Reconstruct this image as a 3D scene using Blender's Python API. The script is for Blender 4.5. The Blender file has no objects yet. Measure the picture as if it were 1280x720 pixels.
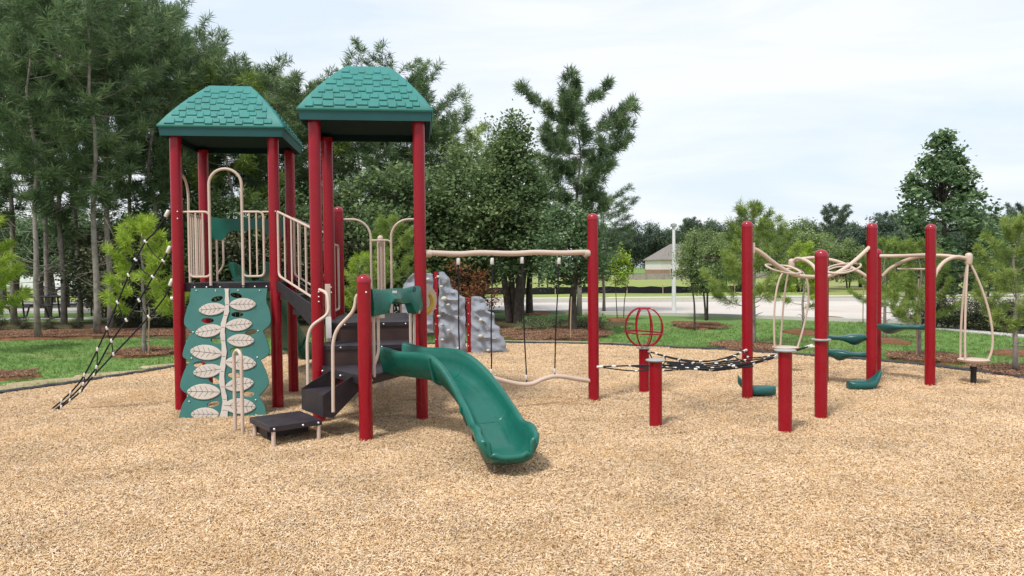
import bpy, bmesh, math, random
import numpy as np
from mathutils import Vector, Matrix, noise as mnoise

random.seed(7)
R = math.radians
sc = bpy.context.scene
col = sc.collection

# ------------------------------------------------------------------ camera
CAM_H, FPX, PITCH, ROLL = 1.62, 926.0, 0.0285, -0.0096
cam_d = bpy.data.cameras.new('camera')
cam = bpy.data.objects.new('camera', cam_d)
col.objects.link(cam)
cam_d.sensor_width = 36.0
cam_d.lens = FPX / 1280 * 36
cam_d.clip_start = 0.05
cam_d.clip_end = 2000
cam_m = Matrix.Translation((0, 0, CAM_H)) @ Matrix.Rotation(math.pi / 2 - PITCH, 4, 'X') @ Matrix.Rotation(ROLL, 4, 'Z')
cam.matrix_world = cam_m
sc.camera = cam

# ------------------------------------------------------------------ light
world = bpy.data.worlds.new('World')
sc.world = world
world.use_nodes = True
wn, wl = world.node_tree.nodes, world.node_tree.links
wn.clear()
SUN_EL, SUN_AZ = R(58), R(-145)          # azimuth measured clockwise from +Y
sky = wn.new('ShaderNodeTexSky')
sky.sky_type = 'NISHITA'
sky.sun_disc = False
sky.sun_elevation = SUN_EL
sky.sun_rotation = SUN_AZ
sky.air_density = 1.3
sky.dust_density = 2.0
b_sky = wn.new('ShaderNodeBackground')
b_sky.inputs['Strength'].default_value = 0.11
wl.new(sky.outputs[0], b_sky.inputs['Color'])
tc = wn.new('ShaderNodeTexCoord')
mp = wn.new('ShaderNodeMapping')
mp.inputs['Scale'].default_value = (1.3, 1.3, 7.0)
mp.inputs['Location'].default_value = (0.3, 0.2, 0.1)
wl.new(tc.outputs['Generated'], mp.inputs['Vector'])
nz = wn.new('ShaderNodeTexNoise')
nz.inputs['Scale'].default_value = 1.6
nz.inputs['Detail'].default_value = 6
nz.inputs['Roughness'].default_value = 0.55
nz.inputs['Distortion'].default_value = 0.5
wl.new(mp.outputs[0], nz.inputs['Vector'])
rp = wn.new('ShaderNodeValToRGB')
rp.color_ramp.elements[0].position = 0.36
rp.color_ramp.elements[0].color = (0.735, 0.83, 0.94, 1)
rp.color_ramp.elements[1].position = 0.60
rp.color_ramp.elements[1].color = (0.925, 0.945, 0.985, 1)
wl.new(nz.outputs['Fac'], rp.inputs[0])
b_cl = wn.new('ShaderNodeBackground')
b_cl.inputs['Strength'].default_value = 0.80
wl.new(rp.outputs[0], b_cl.inputs['Color'])
mxs = wn.new('ShaderNodeMixShader')
mxs.inputs[0].default_value = 0.90
wl.new(b_sky.outputs[0], mxs.inputs[1])
wl.new(b_cl.outputs[0], mxs.inputs[2])
wo = wn.new('ShaderNodeOutputWorld')
wl.new(mxs.outputs[0], wo.inputs['Surface'])

sun_d = bpy.data.lights.new('sun', 'SUN')
sun_d.energy = 2.5
sun_d.angle = R(10)
sun_d.color = (1.0, 0.955, 0.89)
sun = bpy.data.objects.new('sun', sun_d)
col.objects.link(sun)
sdir = Vector((math.sin(SUN_AZ) * math.cos(SUN_EL), math.cos(SUN_AZ) * math.cos(SUN_EL), math.sin(SUN_EL)))
sun.rotation_euler = sdir.to_track_quat('Z', 'Y').to_euler()
sun.location = sdir * 30

sc.render.engine = 'CYCLES'
sc.view_settings.view_transform = 'Standard'
sc.view_settings.look = 'None'
sc.view_settings.exposure = 0.50
sc.view_settings.gamma = 1.0

# ------------------------------------------------------------------ helpers: places
CR = cam_m.to_3x3()
def ray(px, py):
    return (CR @ Vector(((px - 640) / FPX, -(py - 360) / FPX, -1.0)))
def G(px, py, z=0.0):
    d = ray(px, py); t = (z - CAM_H) / d.z
    return Vector((d.x * t, d.y * t, z))
def W(px, py, Y):
    d = ray(px, py); t = Y / d.y
    return Vector((d.x * t, Y, CAM_H + d.z * t))

# ------------------------------------------------------------------ helpers: materials
MATS = {}
def mat(name, color, rough=0.6, spec=0.5, metal=0.0, var=0.0, vscale=3.0, bump=0.0, bscale=60.0, coat=0.0,
        attr=None, attr_cols=None, transl=0.0, dirt=0.0, dirtcol=(0.3, 0.25, 0.18), dscale=9.0):
    m = bpy.data.materials.new(name)
    m.use_nodes = True
    n, l = m.node_tree.nodes, m.node_tree.links
    bs = n['Principled BSDF']
    bs.inputs['Roughness'].default_value = rough
    bs.inputs['Specular IOR Level'].default_value = spec
    bs.inputs['Metallic'].default_value = metal
    bs.inputs['Coat Weight'].default_value = coat
    bs.inputs['Coat Roughness'].default_value = 0.15
    geo = n.new('ShaderNodeNewGeometry')
    cur = None
    def rgb(c):
        x = n.new('ShaderNodeRGB'); x.outputs[0].default_value = (*c, 1); return x.outputs[0]
    cur = rgb(color)
    def mix(fac, a, b, mode='MIX'):
        x = n.new('ShaderNodeMix'); x.data_type = 'RGBA'; x.blend_type = mode
        if isinstance(fac, float): x.inputs[0].default_value = fac
        else: l.new(fac, x.inputs[0])
        l.new(a, x.inputs[6]); l.new(b, x.inputs[7]); return x.outputs[2]
    if attr:
        at = n.new('ShaderNodeAttribute'); at.attribute_name = attr
        cr = n.new('ShaderNodeValToRGB')
        els = cr.color_ramp.elements
        k = len(attr_cols)
        while len(els) < k: els.new(0.5)
        for i, c in enumerate(attr_cols):
            els[i].position = i / (k - 1); els[i].color = (*c, 1)
        l.new(at.outputs['Fac'], cr.inputs[0])
        cur = cr.outputs[0]
    if var > 0:
        t = n.new('ShaderNodeTexNoise'); t.inputs['Scale'].default_value = vscale; t.inputs['Detail'].default_value = 5
        l.new(geo.outputs['Position'], t.inputs['Vector'])
        mr = n.new('ShaderNodeMapRange'); mr.inputs[1].default_value = 0.3; mr.inputs[2].default_value = 0.7
        mr.inputs[3].default_value = 1 - var; mr.inputs[4].default_value = 1 + var
        l.new(t.outputs['Fac'], mr.inputs[0])
        v = n.new('ShaderNodeVectorMath'); v.operation = 'SCALE'
        l.new(cur, v.inputs[0]); l.new(mr.outputs[0], v.inputs['Scale'])
        cur = v.outputs[0]
        mr2 = n.new('ShaderNodeMapRange'); mr2.inputs[1].default_value = 0.3; mr2.inputs[2].default_value = 0.7
        mr2.inputs[3].default_value = max(0.02, rough - 0.08); mr2.inputs[4].default_value = min(1, rough + 0.08)
        l.new(t.outputs['Fac'], mr2.inputs[0]); l.new(mr2.outputs[0], bs.inputs['Roughness'])
    if dirt > 0:
        t = n.new('ShaderNodeTexNoise'); t.inputs['Scale'].default_value = dscale; t.inputs['Detail'].default_value = 8
        t.inputs['Roughness'].default_value = 0.7
        l.new(geo.outputs['Position'], t.inputs['Vector'])
        mr = n.new('ShaderNodeMapRange'); mr.inputs[1].default_value = 0.48; mr.inputs[2].default_value = 0.75
        mr.inputs[3].default_value = 0; mr.inputs[4].default_value = dirt
        l.new(t.outputs['Fac'], mr.inputs[0])
        cur = mix(mr.outputs[0], cur, rgb(dirtcol))
    l.new(cur, bs.inputs['Base Color'])
    if bump > 0:
        t = n.new('ShaderNodeTexNoise'); t.inputs['Scale'].default_value = bscale; t.inputs['Detail'].default_value = 4
        l.new(geo.outputs['Position'], t.inputs['Vector'])
        b = n.new('ShaderNodeBump'); b.inputs['Strength'].default_value = bump; b.inputs['Distance'].default_value = 0.01
        l.new(t.outputs['Fac'], b.inputs['Height']); l.new(b.outputs[0], bs.inputs['Normal'])
    if transl > 0:
        tr = n.new('ShaderNodeBsdfTranslucent'); l.new(cur, tr.inputs['Color'])
        ms = n.new('ShaderNodeMixShader'); ms.inputs[0].default_value = transl
        l.new(bs.outputs[0], ms.inputs[1]); l.new(tr.outputs[0], ms.inputs[2])
        l.new(ms.outputs[0], n['Material Output'].inputs['Surface'])
    MATS[name] = m
    return m

RED = mat('red_powder_coat', (0.262, 0.0030, 0.013), 0.26, 0.34, var=0.05, vscale=2, dirt=0.06, dirtcol=(0.34, 0.10, 0.08))
REDCAP = mat('red_cap_paint', (0.30, 0.010, 0.025), 0.26, 0.5, var=0.05)
TEAL = mat('teal_roof_plastic', (0.032, 0.195, 0.178), 0.5, 0.35, var=0.10, vscale=5, dirt=0.15, dirtcol=(0.10, 0.28, 0.26))
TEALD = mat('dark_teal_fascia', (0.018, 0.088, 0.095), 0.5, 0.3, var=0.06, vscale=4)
ROOFSHADE = mat('roof_underside_shade', (0.004, 0.020, 0.025), 0.8, 0.15)  # near-black teal: the shade under the roofs, put into the colour
SLIDE = mat('green_slide_plastic', (0.007, 0.112, 0.083), 0.30, 0.42, var=0.12, vscale=3.5, dirt=0.30, dirtcol=(0.045, 0.16, 0.125))
POD = mat('dark_green_pod_plastic', (0.008, 0.085, 0.078), 0.34, 0.45, var=0.10, vscale=6)
TAN = mat('beige_powder_coat', (0.56, 0.44, 0.365), 0.42, 0.4, var=0.05, vscale=3, dirt=0.10, dirtcol=(0.38, 0.30, 0.24))
PANEL = mat('teal_panel_plastic', (0.030, 0.138, 0.122), 0.45, 0.35, var=0.08, vscale=4, dirt=0.15, dirtcol=(0.11, 0.22, 0.19))
LEAFM = mat('beige_leaf_plastic', (0.50, 0.44, 0.39), 0.5, 0.4, var=0.06, vscale=6)
VEIN = mat('engraved_leaf_line', (0.05, 0.04, 0.04), 0.6)
DECK = mat('black_deck_coating', (0.028, 0.023, 0.030), 0.5, 0.4, var=0.25, vscale=14, bump=0.3, bscale=120, dirt=0.28, dirtcol=(0.11, 0.09, 0.085))
DECKS = mat('black_step_coating', (0.020, 0.015, 0.020), 0.5, 0.4, var=0.12, vscale=6, dirt=0.2, dirtcol=(0.09, 0.07, 0.065))
RISER = mat('brown_riser_coating', (0.042, 0.022, 0.019), 0.5, 0.4, var=0.15, vscale=8)
BOLT = mat('bolt_steel', (0.75, 0.75, 0.75), 0.3, 0.5, metal=0.6)
ROPE = mat('black_rope', (0.014, 0.014, 0.018), 0.75, 0.3, bump=0.4, bscale=300)
CLAMP = mat('white_rope_clamp', (0.66, 0.64, 0.60), 0.4, 0.5, metal=0.1, var=0.05)
ROCK = mat('grey_rock_plastic', (0.27, 0.295, 0.345), 0.75, 0.3, var=0.14, vscale=5, bump=0.4, bscale=35, dirt=0.3, dirtcol=(0.22, 0.23, 0.26))
HOLD = mat('cream_hand_hold', (0.46, 0.44, 0.37), 0.6, 0.4, var=0.1, vscale=9)
YEL = mat('yellow_plastic', (0.55, 0.36, 0.04), 0.45, 0.4)
DISH = mat('grey_dish_plastic', (0.30, 0.32, 0.31), 0.4, 0.4, var=0.08, vscale=9)
WHITEP = mat('white_paint', (0.75, 0.75, 0.75), 0.35, 0.5, var=0.04)
RUBBER = mat('black_edging_rubber', (0.030, 0.032, 0.040), 0.7, 0.3, var=0.25, vscale=10, dirt=0.4, dirtcol=(0.20, 0.17, 0.13))
BLACKM = mat('black_metal', (0.012, 0.012, 0.014), 0.45, 0.4)
GLASSD = mat('dark_window_glass', (0.02, 0.025, 0.03), 0.1, 0.6)
BARKP = mat('pine_bark', (0.27, 0.235, 0.21), 0.9, 0.2, var=0.35, vscale=9, bump=1.0, bscale=22, dirt=0.3, dirtcol=(0.06, 0.045, 0.04))
BARKD = mat('dark_oak_bark', (0.075, 0.062, 0.052), 0.9, 0.2, var=0.35, vscale=9, bump=1.0, bscale=22)
STAKE = mat('pale_wood_stake', (0.38, 0.28, 0.18), 0.8, 0.2, var=0.15)
def fol(name, cols, tr=0.36):
    return mat(name, cols[0], 0.6, 0.25, attr='tint', attr_cols=cols, transl=tr)
F_PINE = fol('pine_needles', [(0.042, 0.078, 0.042), (0.105, 0.170, 0.082), (0.18, 0.265, 0.12), (0.27, 0.36, 0.165)])
F_YPINE = fol('young_pine_needles', [(0.13, 0.21, 0.03), (0.30, 0.43, 0.055), (0.44, 0.57, 0.085), (0.55, 0.66, 0.14)])
F_MPINE = fol('mid_pine_needles', [(0.09, 0.15, 0.04), (0.19, 0.28, 0.065), (0.29, 0.39, 0.09), (0.38, 0.47, 0.14)])
F_OAK = fol('oak_leaves', [(0.058, 0.102, 0.046), (0.125, 0.195, 0.080), (0.195, 0.275, 0.115), (0.29, 0.36, 0.165)])
F_GUM = fol('sweetgum_leaves', [(0.060, 0.110, 0.055), (0.110, 0.190, 0.088), (0.170, 0.26, 0.12), (0.24, 0.335, 0.165)])
F_WILLOW = fol('pale_leaves', [(0.10, 0.16, 0.06), (0.18, 0.26, 0.09), (0.26, 0.34, 0.13), (0.34, 0.41, 0.18)])
F_DARK = fol('undergrowth_leaves', [(0.035, 0.050, 0.026), (0.065, 0.085, 0.042), (0.11, 0.13, 0.065), (0.18, 0.16, 0.10)], 0.15)
F_DRY = fol('rust_dry_leaves', [(0.12, 0.045, 0.02), (0.22, 0.085, 0.035), (0.34, 0.14, 0.06), (0.16, 0.10, 0.05)])
F_FAR = fol('hazed_distant_leaves', [(0.055, 0.088, 0.068), (0.085, 0.128, 0.090), (0.12, 0.170, 0.110), (0.16, 0.215, 0.135)])  # leaf greens lightened to carry distance haze in the colour

# ------------------------------------------------------------------ helpers: objects
def tag(o, label=None, cat=None, group=None, kind=None):
    if label: o['label'] = label
    if cat: o['category'] = cat
    if group: o['group'] = group
    if kind: o['kind'] = kind
    return o
def thing(name, label, cat, loc=(0, 0, 0), group=None, rz=0.0):
    o = bpy.data.objects.new(name, None)
    o.empty_display_size = 0.2
    col.objects.link(o); o.location = loc; o.rotation_euler = (0, 0, rz)
    return tag(o, label, cat, group)
def origin_of(p):
    v = Vector((0, 0, 0))
    while p is not None:
        v += p.location; p = p.parent
    return v
def link(name, me, m, parent=None, world_coords=True):
    o = bpy.data.objects.new(name, me)
    col.objects.link(o)
    if m is not None and len(me.materials) == 0:
        for q in (m if isinstance(m, (list, tuple)) else [m]): me.materials.append(q)
    if parent is not None:
        o.parent = parent
    return o

class MB:
    """collects shapes in world coordinates; build() links them as ONE mesh object"""
    def __init__(s): s.v = []; s.f = []; s.mi = []; s.sm = []
    def add(s, vs, fs, mi=0, smooth=False, M=None):
        b = len(s.v)
        s.v += [tuple(M @ Vector(p)) if M is not None else tuple(p) for p in vs]
        s.f += [tuple(i + b for i in f) for f in fs]
        s.mi += [mi] * len(fs); s.sm += [smooth] * len(fs)
        return s
    def box(s, c, size, M=None, mi=0):
        x, y, z = size[0] / 2, size[1] / 2, size[2] / 2
        vs = [(c[0] + i * x, c[1] + j * y, c[2] + k * z) for k in (-1, 1) for j in (-1, 1) for i in (-1, 1)]
        fs = [(0, 2, 3, 1), (4, 5, 7, 6), (0, 1, 5, 4), (2, 6, 7, 3), (0, 4, 6, 2), (1, 3, 7, 5)]
        return s.add(vs, fs, mi, False, M)
    def rbox(s, c, size, b=0.006, M=None, mi=0):
        bm = bmesh.new(); bmesh.ops.create_cube(bm, size=1)
        bmesh.ops.scale(bm, vec=size, verts=bm.verts)
        bmesh.ops.bevel(bm, geom=list(bm.edges), offset=b, segments=2, affect='EDGES', profile=0.6)
        bmesh.ops.translate(bm, vec=c, verts=bm.verts)
        vs = [v.co.copy() for v in bm.verts]; fs = [tuple(v.index for v in f.verts) for f in bm.faces]
        bm.free()
        return s.add(vs, fs, mi, False, M)
    def tube(s, pts, r, n=10, cap=True, mi=0, closed=False):
        pts = [Vector(p) for p in pts]; N = len(pts)
        rs = r if isinstance(r, (list, tuple)) else [r] * N
        T = []
        for i in range(N):
            a = pts[(i - 1) % N] if (i or closed) else pts[0]
            b = pts[(i + 1) % N] if (i < N - 1 or closed) else pts[-1]
            t = (b - a); T.append(t.normalized() if t.length > 1e-9 else Vector((0, 0, 1)))
        ref = Vector((0, 0, 1)) if abs(T[0].z) < 0.9 else Vector((1, 0, 0))
        nrm = T[0].cross(ref).normalized()
        vs = []
        for i in range(N):
            if i:
                ax = T[i - 1].cross(T[i])
                if ax.length > 1e-6:
                    nrm = Matrix.Rotation(T[i - 1].angle(T[i]), 3, ax.normalized()) @ nrm
            nrm = (nrm - T[i] * nrm.dot(T[i])).normalized()
            bn = T[i].cross(nrm)
            for k in range(n):
                a = 2 * math.pi * k / n
                vs.append(pts[i] + (nrm * math.cos(a) + bn * math.sin(a)) * rs[i])
        fs = []
        for i in range(N if closed else N - 1):
            j = (i + 1) % N
            for k in range(n):
                fs.append((i * n + k, i * n + (k + 1) % n, j * n + (k + 1) % n, j * n + k))
        s.add(vs, fs, mi, True)
        if cap and not closed:
            b = len(s.v) - len(vs)
            s.f += [tuple(b + k for k in reversed(range(n))), tuple(b + (N - 1) * n + k for k in range(n))]
            s.mi += [mi, mi]; s.sm += [False, False]
        return s
    def lathe(s, c, prof, n=24, mi=0, M=None):
        vs = [(c[0] + r * math.cos(2 * math.pi * k / n), c[1] + r * math.sin(2 * math.pi * k / n), c[2] + z) for r, z in prof for k in range(n)]
        fs = [(i * n + k, i * n + (k + 1) % n, (i + 1) * n + (k + 1) % n, (i + 1) * n + k) for i in range(len(prof) - 1) for k in range(n)]
        s.add(vs, fs, mi, True, M)
        b = len(s.v) - len(vs)
        if prof[0][0] > 1e-4: s.f.append(tuple(b + k for k in reversed(range(n)))); s.mi.append(mi); s.sm.append(False)
        if prof[-1][0] > 1e-4: s.f.append(tuple(b + (len(prof) - 1) * n + k for k in range(n))); s.mi.append(mi); s.sm.append(False)
        return s
    def prism(s, poly, z0, z1, mi=0, M=None):
        n = len(poly)
        vs = [(p[0], p[1], z0) for p in poly] + [(p[0], p[1], z1) for p in poly]
        fs = [tuple(reversed(range(n))), tuple(range(n, 2 * n))] + [(i, (i + 1) % n, n + (i + 1) % n, n + i) for i in range(n)]
        return s.add(vs, fs, mi, False, M)
    def slab(s, pts3, off, mi=0):
        """planar polygon in 3-D pushed along off"""
        off = Vector(off); n = len(pts3)
        vs = [Vector(p) for p in pts3] + [Vector(p) + off for p in pts3]
        fs = [tuple(reversed(range(n))), tuple(range(n, 2 * n))] + [(i, (i + 1) % n, n + (i + 1) % n, n + i) for i in range(n)]
        return s.add(vs, fs, mi)
    def build(s, name, m, parent=None, bevel=0.0, sharp=40):
        me = bpy.data.meshes.new(name)
        o0 = origin_of(parent) if parent is not None else Vector((0, 0, 0))
        arr = np.array(s.v, dtype=np.float64).reshape(-1, 3) - np.array(o0)
        me.from_pydata(arr.tolist(), [], s.f)
        o = link(name, me, m, parent)
        me.polygons.foreach_set('material_index', s.mi)
        me.polygons.foreach_set('use_smooth', s.sm)
        bm = bmesh.new(); bm.from_mesh(me)
        bmesh.ops.recalc_face_normals(bm, faces=bm.faces); bm.to_mesh(me); bm.free()
        me.set_sharp_from_angle(angle=R(sharp))
        if bevel:
            md = o.modifiers.new('bevel', 'BEVEL'); md.width = bevel; md.segments = 2; md.limit_method = 'ANGLE'
            md.angle_limit = R(40)
        return o

def V2(p, z): return Vector((p[0], p[1], z))
def lerp(a, b, t): return a + (b - a) * t
def catmull(pts, k=6):
    pts = [Vector(p) for p in pts]; out = []
    for i in range(len(pts) - 1):
        p0 = pts[max(i - 1, 0)]; p1 = pts[i]; p2 = pts[i + 1]; p3 = pts[min(i + 2, len(pts) - 1)]
        for j in range(k):
            t = j / k
            out.append(0.5 * ((2 * p1) + (p2 - p0) * t + (2 * p0 - 5 * p1 + 4 * p2 - p3) * t * t + (-p0 + 3 * p1 - 3 * p2 + p3) * t ** 3))
    out.append(pts[-1]); return out
def bez(P, n=12):
    P = [Vector(p) for p in P]
    return [(1 - t) ** 3 * P[0] + 3 * (1 - t) ** 2 * t * P[1] + 3 * (1 - t) * t * t * P[2] + t ** 3 * P[3] for t in [i / n for i in range(n + 1)]]
def rounded(pts, r=0.05, k=5):
    """polyline with rounded corners"""
    pts = [Vector(p) for p in pts]; out = [pts[0]]
    for i in range(1, len(pts) - 1):
        a, b, c = pts[i - 1], pts[i], pts[i + 1]
        da, dc = (a - b), (c - b)
        q = min(r, da.length * 0.49, dc.length * 0.49)
        s, e = b + da.normalized() * q, b + dc.normalized() * q
        for j in range(k + 1):
            t = j / k; out.append((1 - t) ** 2 * s + 2 * (1 - t) * t * b + t * t * e)
    out.append(pts[-1]); return out

# ================================================================== SETTING
def terrain(x, y):
    d = max(0.0, min(1.0, (y - 45) / 110.0)); s = d * d * (3 - 2 * d)
    z = -1.2 * s
    m = max(0.0, min(1.0, (y - 200) / 300.0))
    return z + 0.0 * m

def ground_mat(name, cols, scale, detail_scale, bump=0.5, spots=None, bdist=0.03):
    m = bpy.data.materials.new(name); m.use_nodes = True
    n, l = m.node_tree.nodes, m.node_tree.links
    bs = n['Principled BSDF']; bs.inputs['Roughness'].default_value = 0.95; bs.inputs['Specular IOR Level'].default_value = 0.15
    g = n.new('ShaderNodeNewGeometry')
    def noise(sc_, det=6, rough=0.6):
        t = n.new('ShaderNodeTexNoise'); t.inputs['Scale'].default_value = sc_; t.inputs['Detail'].default_value = det
        t.inputs['Roughness'].default_value = rough; l.new(g.outputs['Position'], t.inputs['Vector']); return t.outputs['Fac']
    big, fine = noise(scale, 6, 0.65), noise(detail_scale, 3, 0.7)
    ad = n.new('ShaderNodeMath'); ad.operation = 'ADD'
    sc1 = n.new('ShaderNodeMath'); sc1.operation = 'MULTIPLY'; sc1.inputs[1].default_value = 0.55
    sc2 = n.new('ShaderNodeMath'); sc2.operation = 'MULTIPLY'; sc2.inputs[1].default_value = 0.45
    l.new(big, sc1.inputs[0]); l.new(fine, sc2.inputs[0]); l.new(sc1.outputs[0], ad.inputs[0]); l.new(sc2.outputs[0], ad.inputs[1])
    cr = n.new('ShaderNodeValToRGB'); els = cr.color_ramp.elements
    k = len(cols)
    while len(els) < k: els.new(0.5)
    for i, c in enumerate(cols):
        els[i].position = 0.30 + 0.40 * i / (k - 1); els[i].color = (*c, 1)
    l.new(ad.outputs[0], cr.inputs[0])
    cur = cr.outputs[0]
    if spots:
        sf = noise(spots[1], 5, 0.6)
        mr = n.new('ShaderNodeMapRange'); mr.inputs[1].default_value = spots[2]; mr.inputs[2].default_value = spots[3]
        l.new(sf, mr.inputs[0])
        x = n.new('ShaderNodeMix'); x.data_type = 'RGBA'; l.new(mr.outputs[0], x.inputs[0]); l.new(cur, x.inputs[6])
        x.inputs[7].default_value = (*spots[0], 1); cur = x.outputs[2]
    l.new(cur, bs.inputs['Base Color'])
    b = n.new('ShaderNodeBump'); b.inputs['Strength'].default_value = bump; b.inputs['Distance'].default_value = bdist
    l.new(fine, b.inputs['Height']); l.new(b.outputs[0], bs.inputs['Normal'])
    return m

M_LAWN = ground_mat('lawn_grass', [(0.062, 0.125, 0.030), (0.105, 0.195, 0.050), (0.150, 0.25, 0.070), (0.21, 0.29, 0.10)], 0.8, 28,
                    spots=((0.26, 0.24, 0.11), 0.45, 0.54, 0.74))
M_FIELD = ground_mat('rough_field_grass', [(0.15, 0.19, 0.05), (0.21, 0.26, 0.07), (0.27, 0.32, 0.10), (0.32, 0.33, 0.14)], 0.15, 2.5,
                     spots=((0.27, 0.22, 0.12), 0.06, 0.5, 0.72))
M_CHIP = ground_mat('wood_chip_floor', [(0.16, 0.095, 0.042), (0.38, 0.25, 0.125), (0.55, 0.39, 0.215), (0.68, 0.53, 0.34)], 0.9, 55, 0.9,
                    spots=((0.26, 0.15, 0.065), 0.7, 0.60, 0.85), bdist=0.02)
M_MULCH = ground_mat('pine_straw_mulch', [(0.08, 0.038, 0.022), (0.16, 0.075, 0.040), (0.24, 0.115, 0.065), (0.33, 0.18, 0.11)], 1.6, 30, 1.0)
M_ROAD = ground_mat('pale_concrete_road', [(0.43, 0.39, 0.35), (0.52, 0.48, 0.44), (0.58, 0.55, 0.51)], 0.25, 9, 0.1,
                    spots=((0.40, 0.31, 0.22), 0.12, 0.58, 0.80))
M_KERB = ground_mat('kerb_concrete', [(0.45, 0.43, 0.40), (0.56, 0.54, 0.51)], 1, 10, 0.1)
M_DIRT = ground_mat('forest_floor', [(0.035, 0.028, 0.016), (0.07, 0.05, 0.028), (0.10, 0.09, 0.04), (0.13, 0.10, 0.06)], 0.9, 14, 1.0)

def sheet(name, poly, z, m, kind='structure', dense=None):
    me = bpy.data.meshes.new(name)
    me.from_pydata([(p[0], p[1], (z if not callable(z) else z(p[0], p[1]))) for p in poly], [], [tuple(range(len(poly)))])
    o = link(name, me, m)
    o['kind'] = kind
    return o

def terrain_grid():
    xs = [-700, -450, -300, -200, -140, -100, -70, -45, -30, -20, -12, -6, 0, 6, 12, 20, 30, 45, 70, 100, 140, 200, 300, 450, 700]
    ys = [-60, -20, 0, 10, 20, 30, 40, 45, 55, 65, 75, 85, 95, 105, 115, 125, 135, 145, 155, 200, 300, 500, 900]
    v = [(x, y, terrain(x, y) - 0.030) for y in ys for x in xs]
    nx = len(xs)
    f = [(j * nx + i, j * nx + i + 1, (j + 1) * nx + i + 1, (j + 1) * nx + i) for j in range(len(ys) - 1) for i in range(nx - 1)]
    me = bpy.data.meshes.new('lawn'); me.from_pydata(v, [], f)
    for p in me.polygons: p.use_smooth = True
    o = link('lawn', me, M_LAWN); o['kind'] = 'structure'
terrain_grid()

# the border of the chip bed, left to right, as seen, then closed behind the camera
BORDER = [G(*p) for p in [(-260, 540), (-120, 512), (0, 492.5), (60, 484.5), (130, 474), (180, 466), (224, 459)]]
BORDER += [Vector(p) for p in [(-4.9, 13.3, 0), (-3.6, 14.6, 0), (-2.2, 15.35, 0), (-0.6, 15.75, 0)]]
BORDER += [G(*p) for p in [(650, 429.5), (745, 431), (790, 433), (860, 436.5), (900, 438), (960, 442), (1060, 449), (1110, 453.5), (1180, 460.5), (1280, 474), (1400, 494), (1560, 530)]]
bsm = catmull(BORDER, 5)
loop = [(p.x, p.y) for p in bsm] + [(12, 0), (9, -6), (-9, -6), (-12, 0)]
def inside(x, y):
    c = False; n = len(loop); j = n - 1
    for i in range(n):
        xi, yi = loop[i]; xj, yj = loop[j]
        if (yi > y) != (yj > y) and x < (xj - xi) * (y - yi) / (yj - yi) + xi: c = not c
        j = i
    return c
def edge_dist(x, y):
    return min((x - p.x) ** 2 + (y - p.y) ** 2 for p in bsm) ** 0.5
HOLLOWS = [(-0.02, 5.65, 0.55, 0.030), (-2.1, 6.6, 0.5, 0.018), (5.2, 9.3, 0.5, 0.020), (3.2, 8.7, 0.5, 0.018), (6.1, 9.7, 0.6, 0.02), (-0.4, 7.9, 0.7, 0.012), (-0.02, 4.9, 0.5, -0.016)]
HEAPS = [(-3.79, 8.42), (-2.73, 8.55), (-2.86, 9.61), (-2.03, 7.71), (-0.97, 7.84), (-1.37, 6.85), (0.954, 8.713), (2.82, 8.88), (3.21, 7.69), (5.50, 9.74), (4.65, 9.57), (5.22, 10.6), (2.60, 7.05), (1.42, 7.34), (1.66, 9.34)]
def chipz(x, y):
    z = 0.010 + 0.014 * mnoise.noise(Vector((x * 0.8, y * 0.8, 3.1))) + 0.010 * mnoise.noise(Vector((x * 2.3, y * 2.3, 7.7))) + 0.006 * mnoise.noise(Vector((x * 6, y * 6, 1.2)))
    for hx, hy, r_, dp in HOLLOWS: z -= dp * math.exp(-((x - hx) ** 2 + (y - hy) ** 2) / (r_ * r_))
    for hx, hy in HEAPS:
        d2 = (x - hx) ** 2 + (y - hy) ** 2
        if d2 < 0.4: z += 0.026 * math.exp(-d2 / 0.03) * (1 + 0.8 * mnoise.noise(Vector((x * 5, y * 5, 2)))) - 0.010 * math.exp(-d2 / 0.12)
    e = edge_dist(x, y)
    f = min(1, e / 0.5)
    return max(-0.022, z) * f
def chip_ground():
    st = 0.12; idx = {}; vs = []; fs = []
    def vert(i, j):
        if (i, j) not in idx:
            x, y = i * st, j * st; idx[(i, j)] = len(vs); vs.append((x, y, chipz(x, y)))
        return idx[(i, j)]
    for j in range(int(1.8 / st), int(16 / st)):
        for i in range(int(-11 / st), int(11 / st)):
            x, y = (i + .5) * st, (j + .5) * st
            if abs(x) > y * 0.8 + 1.2: continue
            if not inside(x, y) or edge_dist(x, y) < 0.10: continue
            fs.append((vert(i, j), vert(i + 1, j), vert(i + 1, j + 1), vert(i, j + 1)))
    me = bpy.data.meshes.new('wood_chip_ground'); me.from_pydata(vs, [], fs)
    for p in me.polygons: p.use_smooth = True
    o = link('wood_chip_ground', me, M_CHIP); o['kind'] = 'structure'
chip_ground()
sheet('wood_chip_base', loop, -0.0265, M_CHIP)

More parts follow.
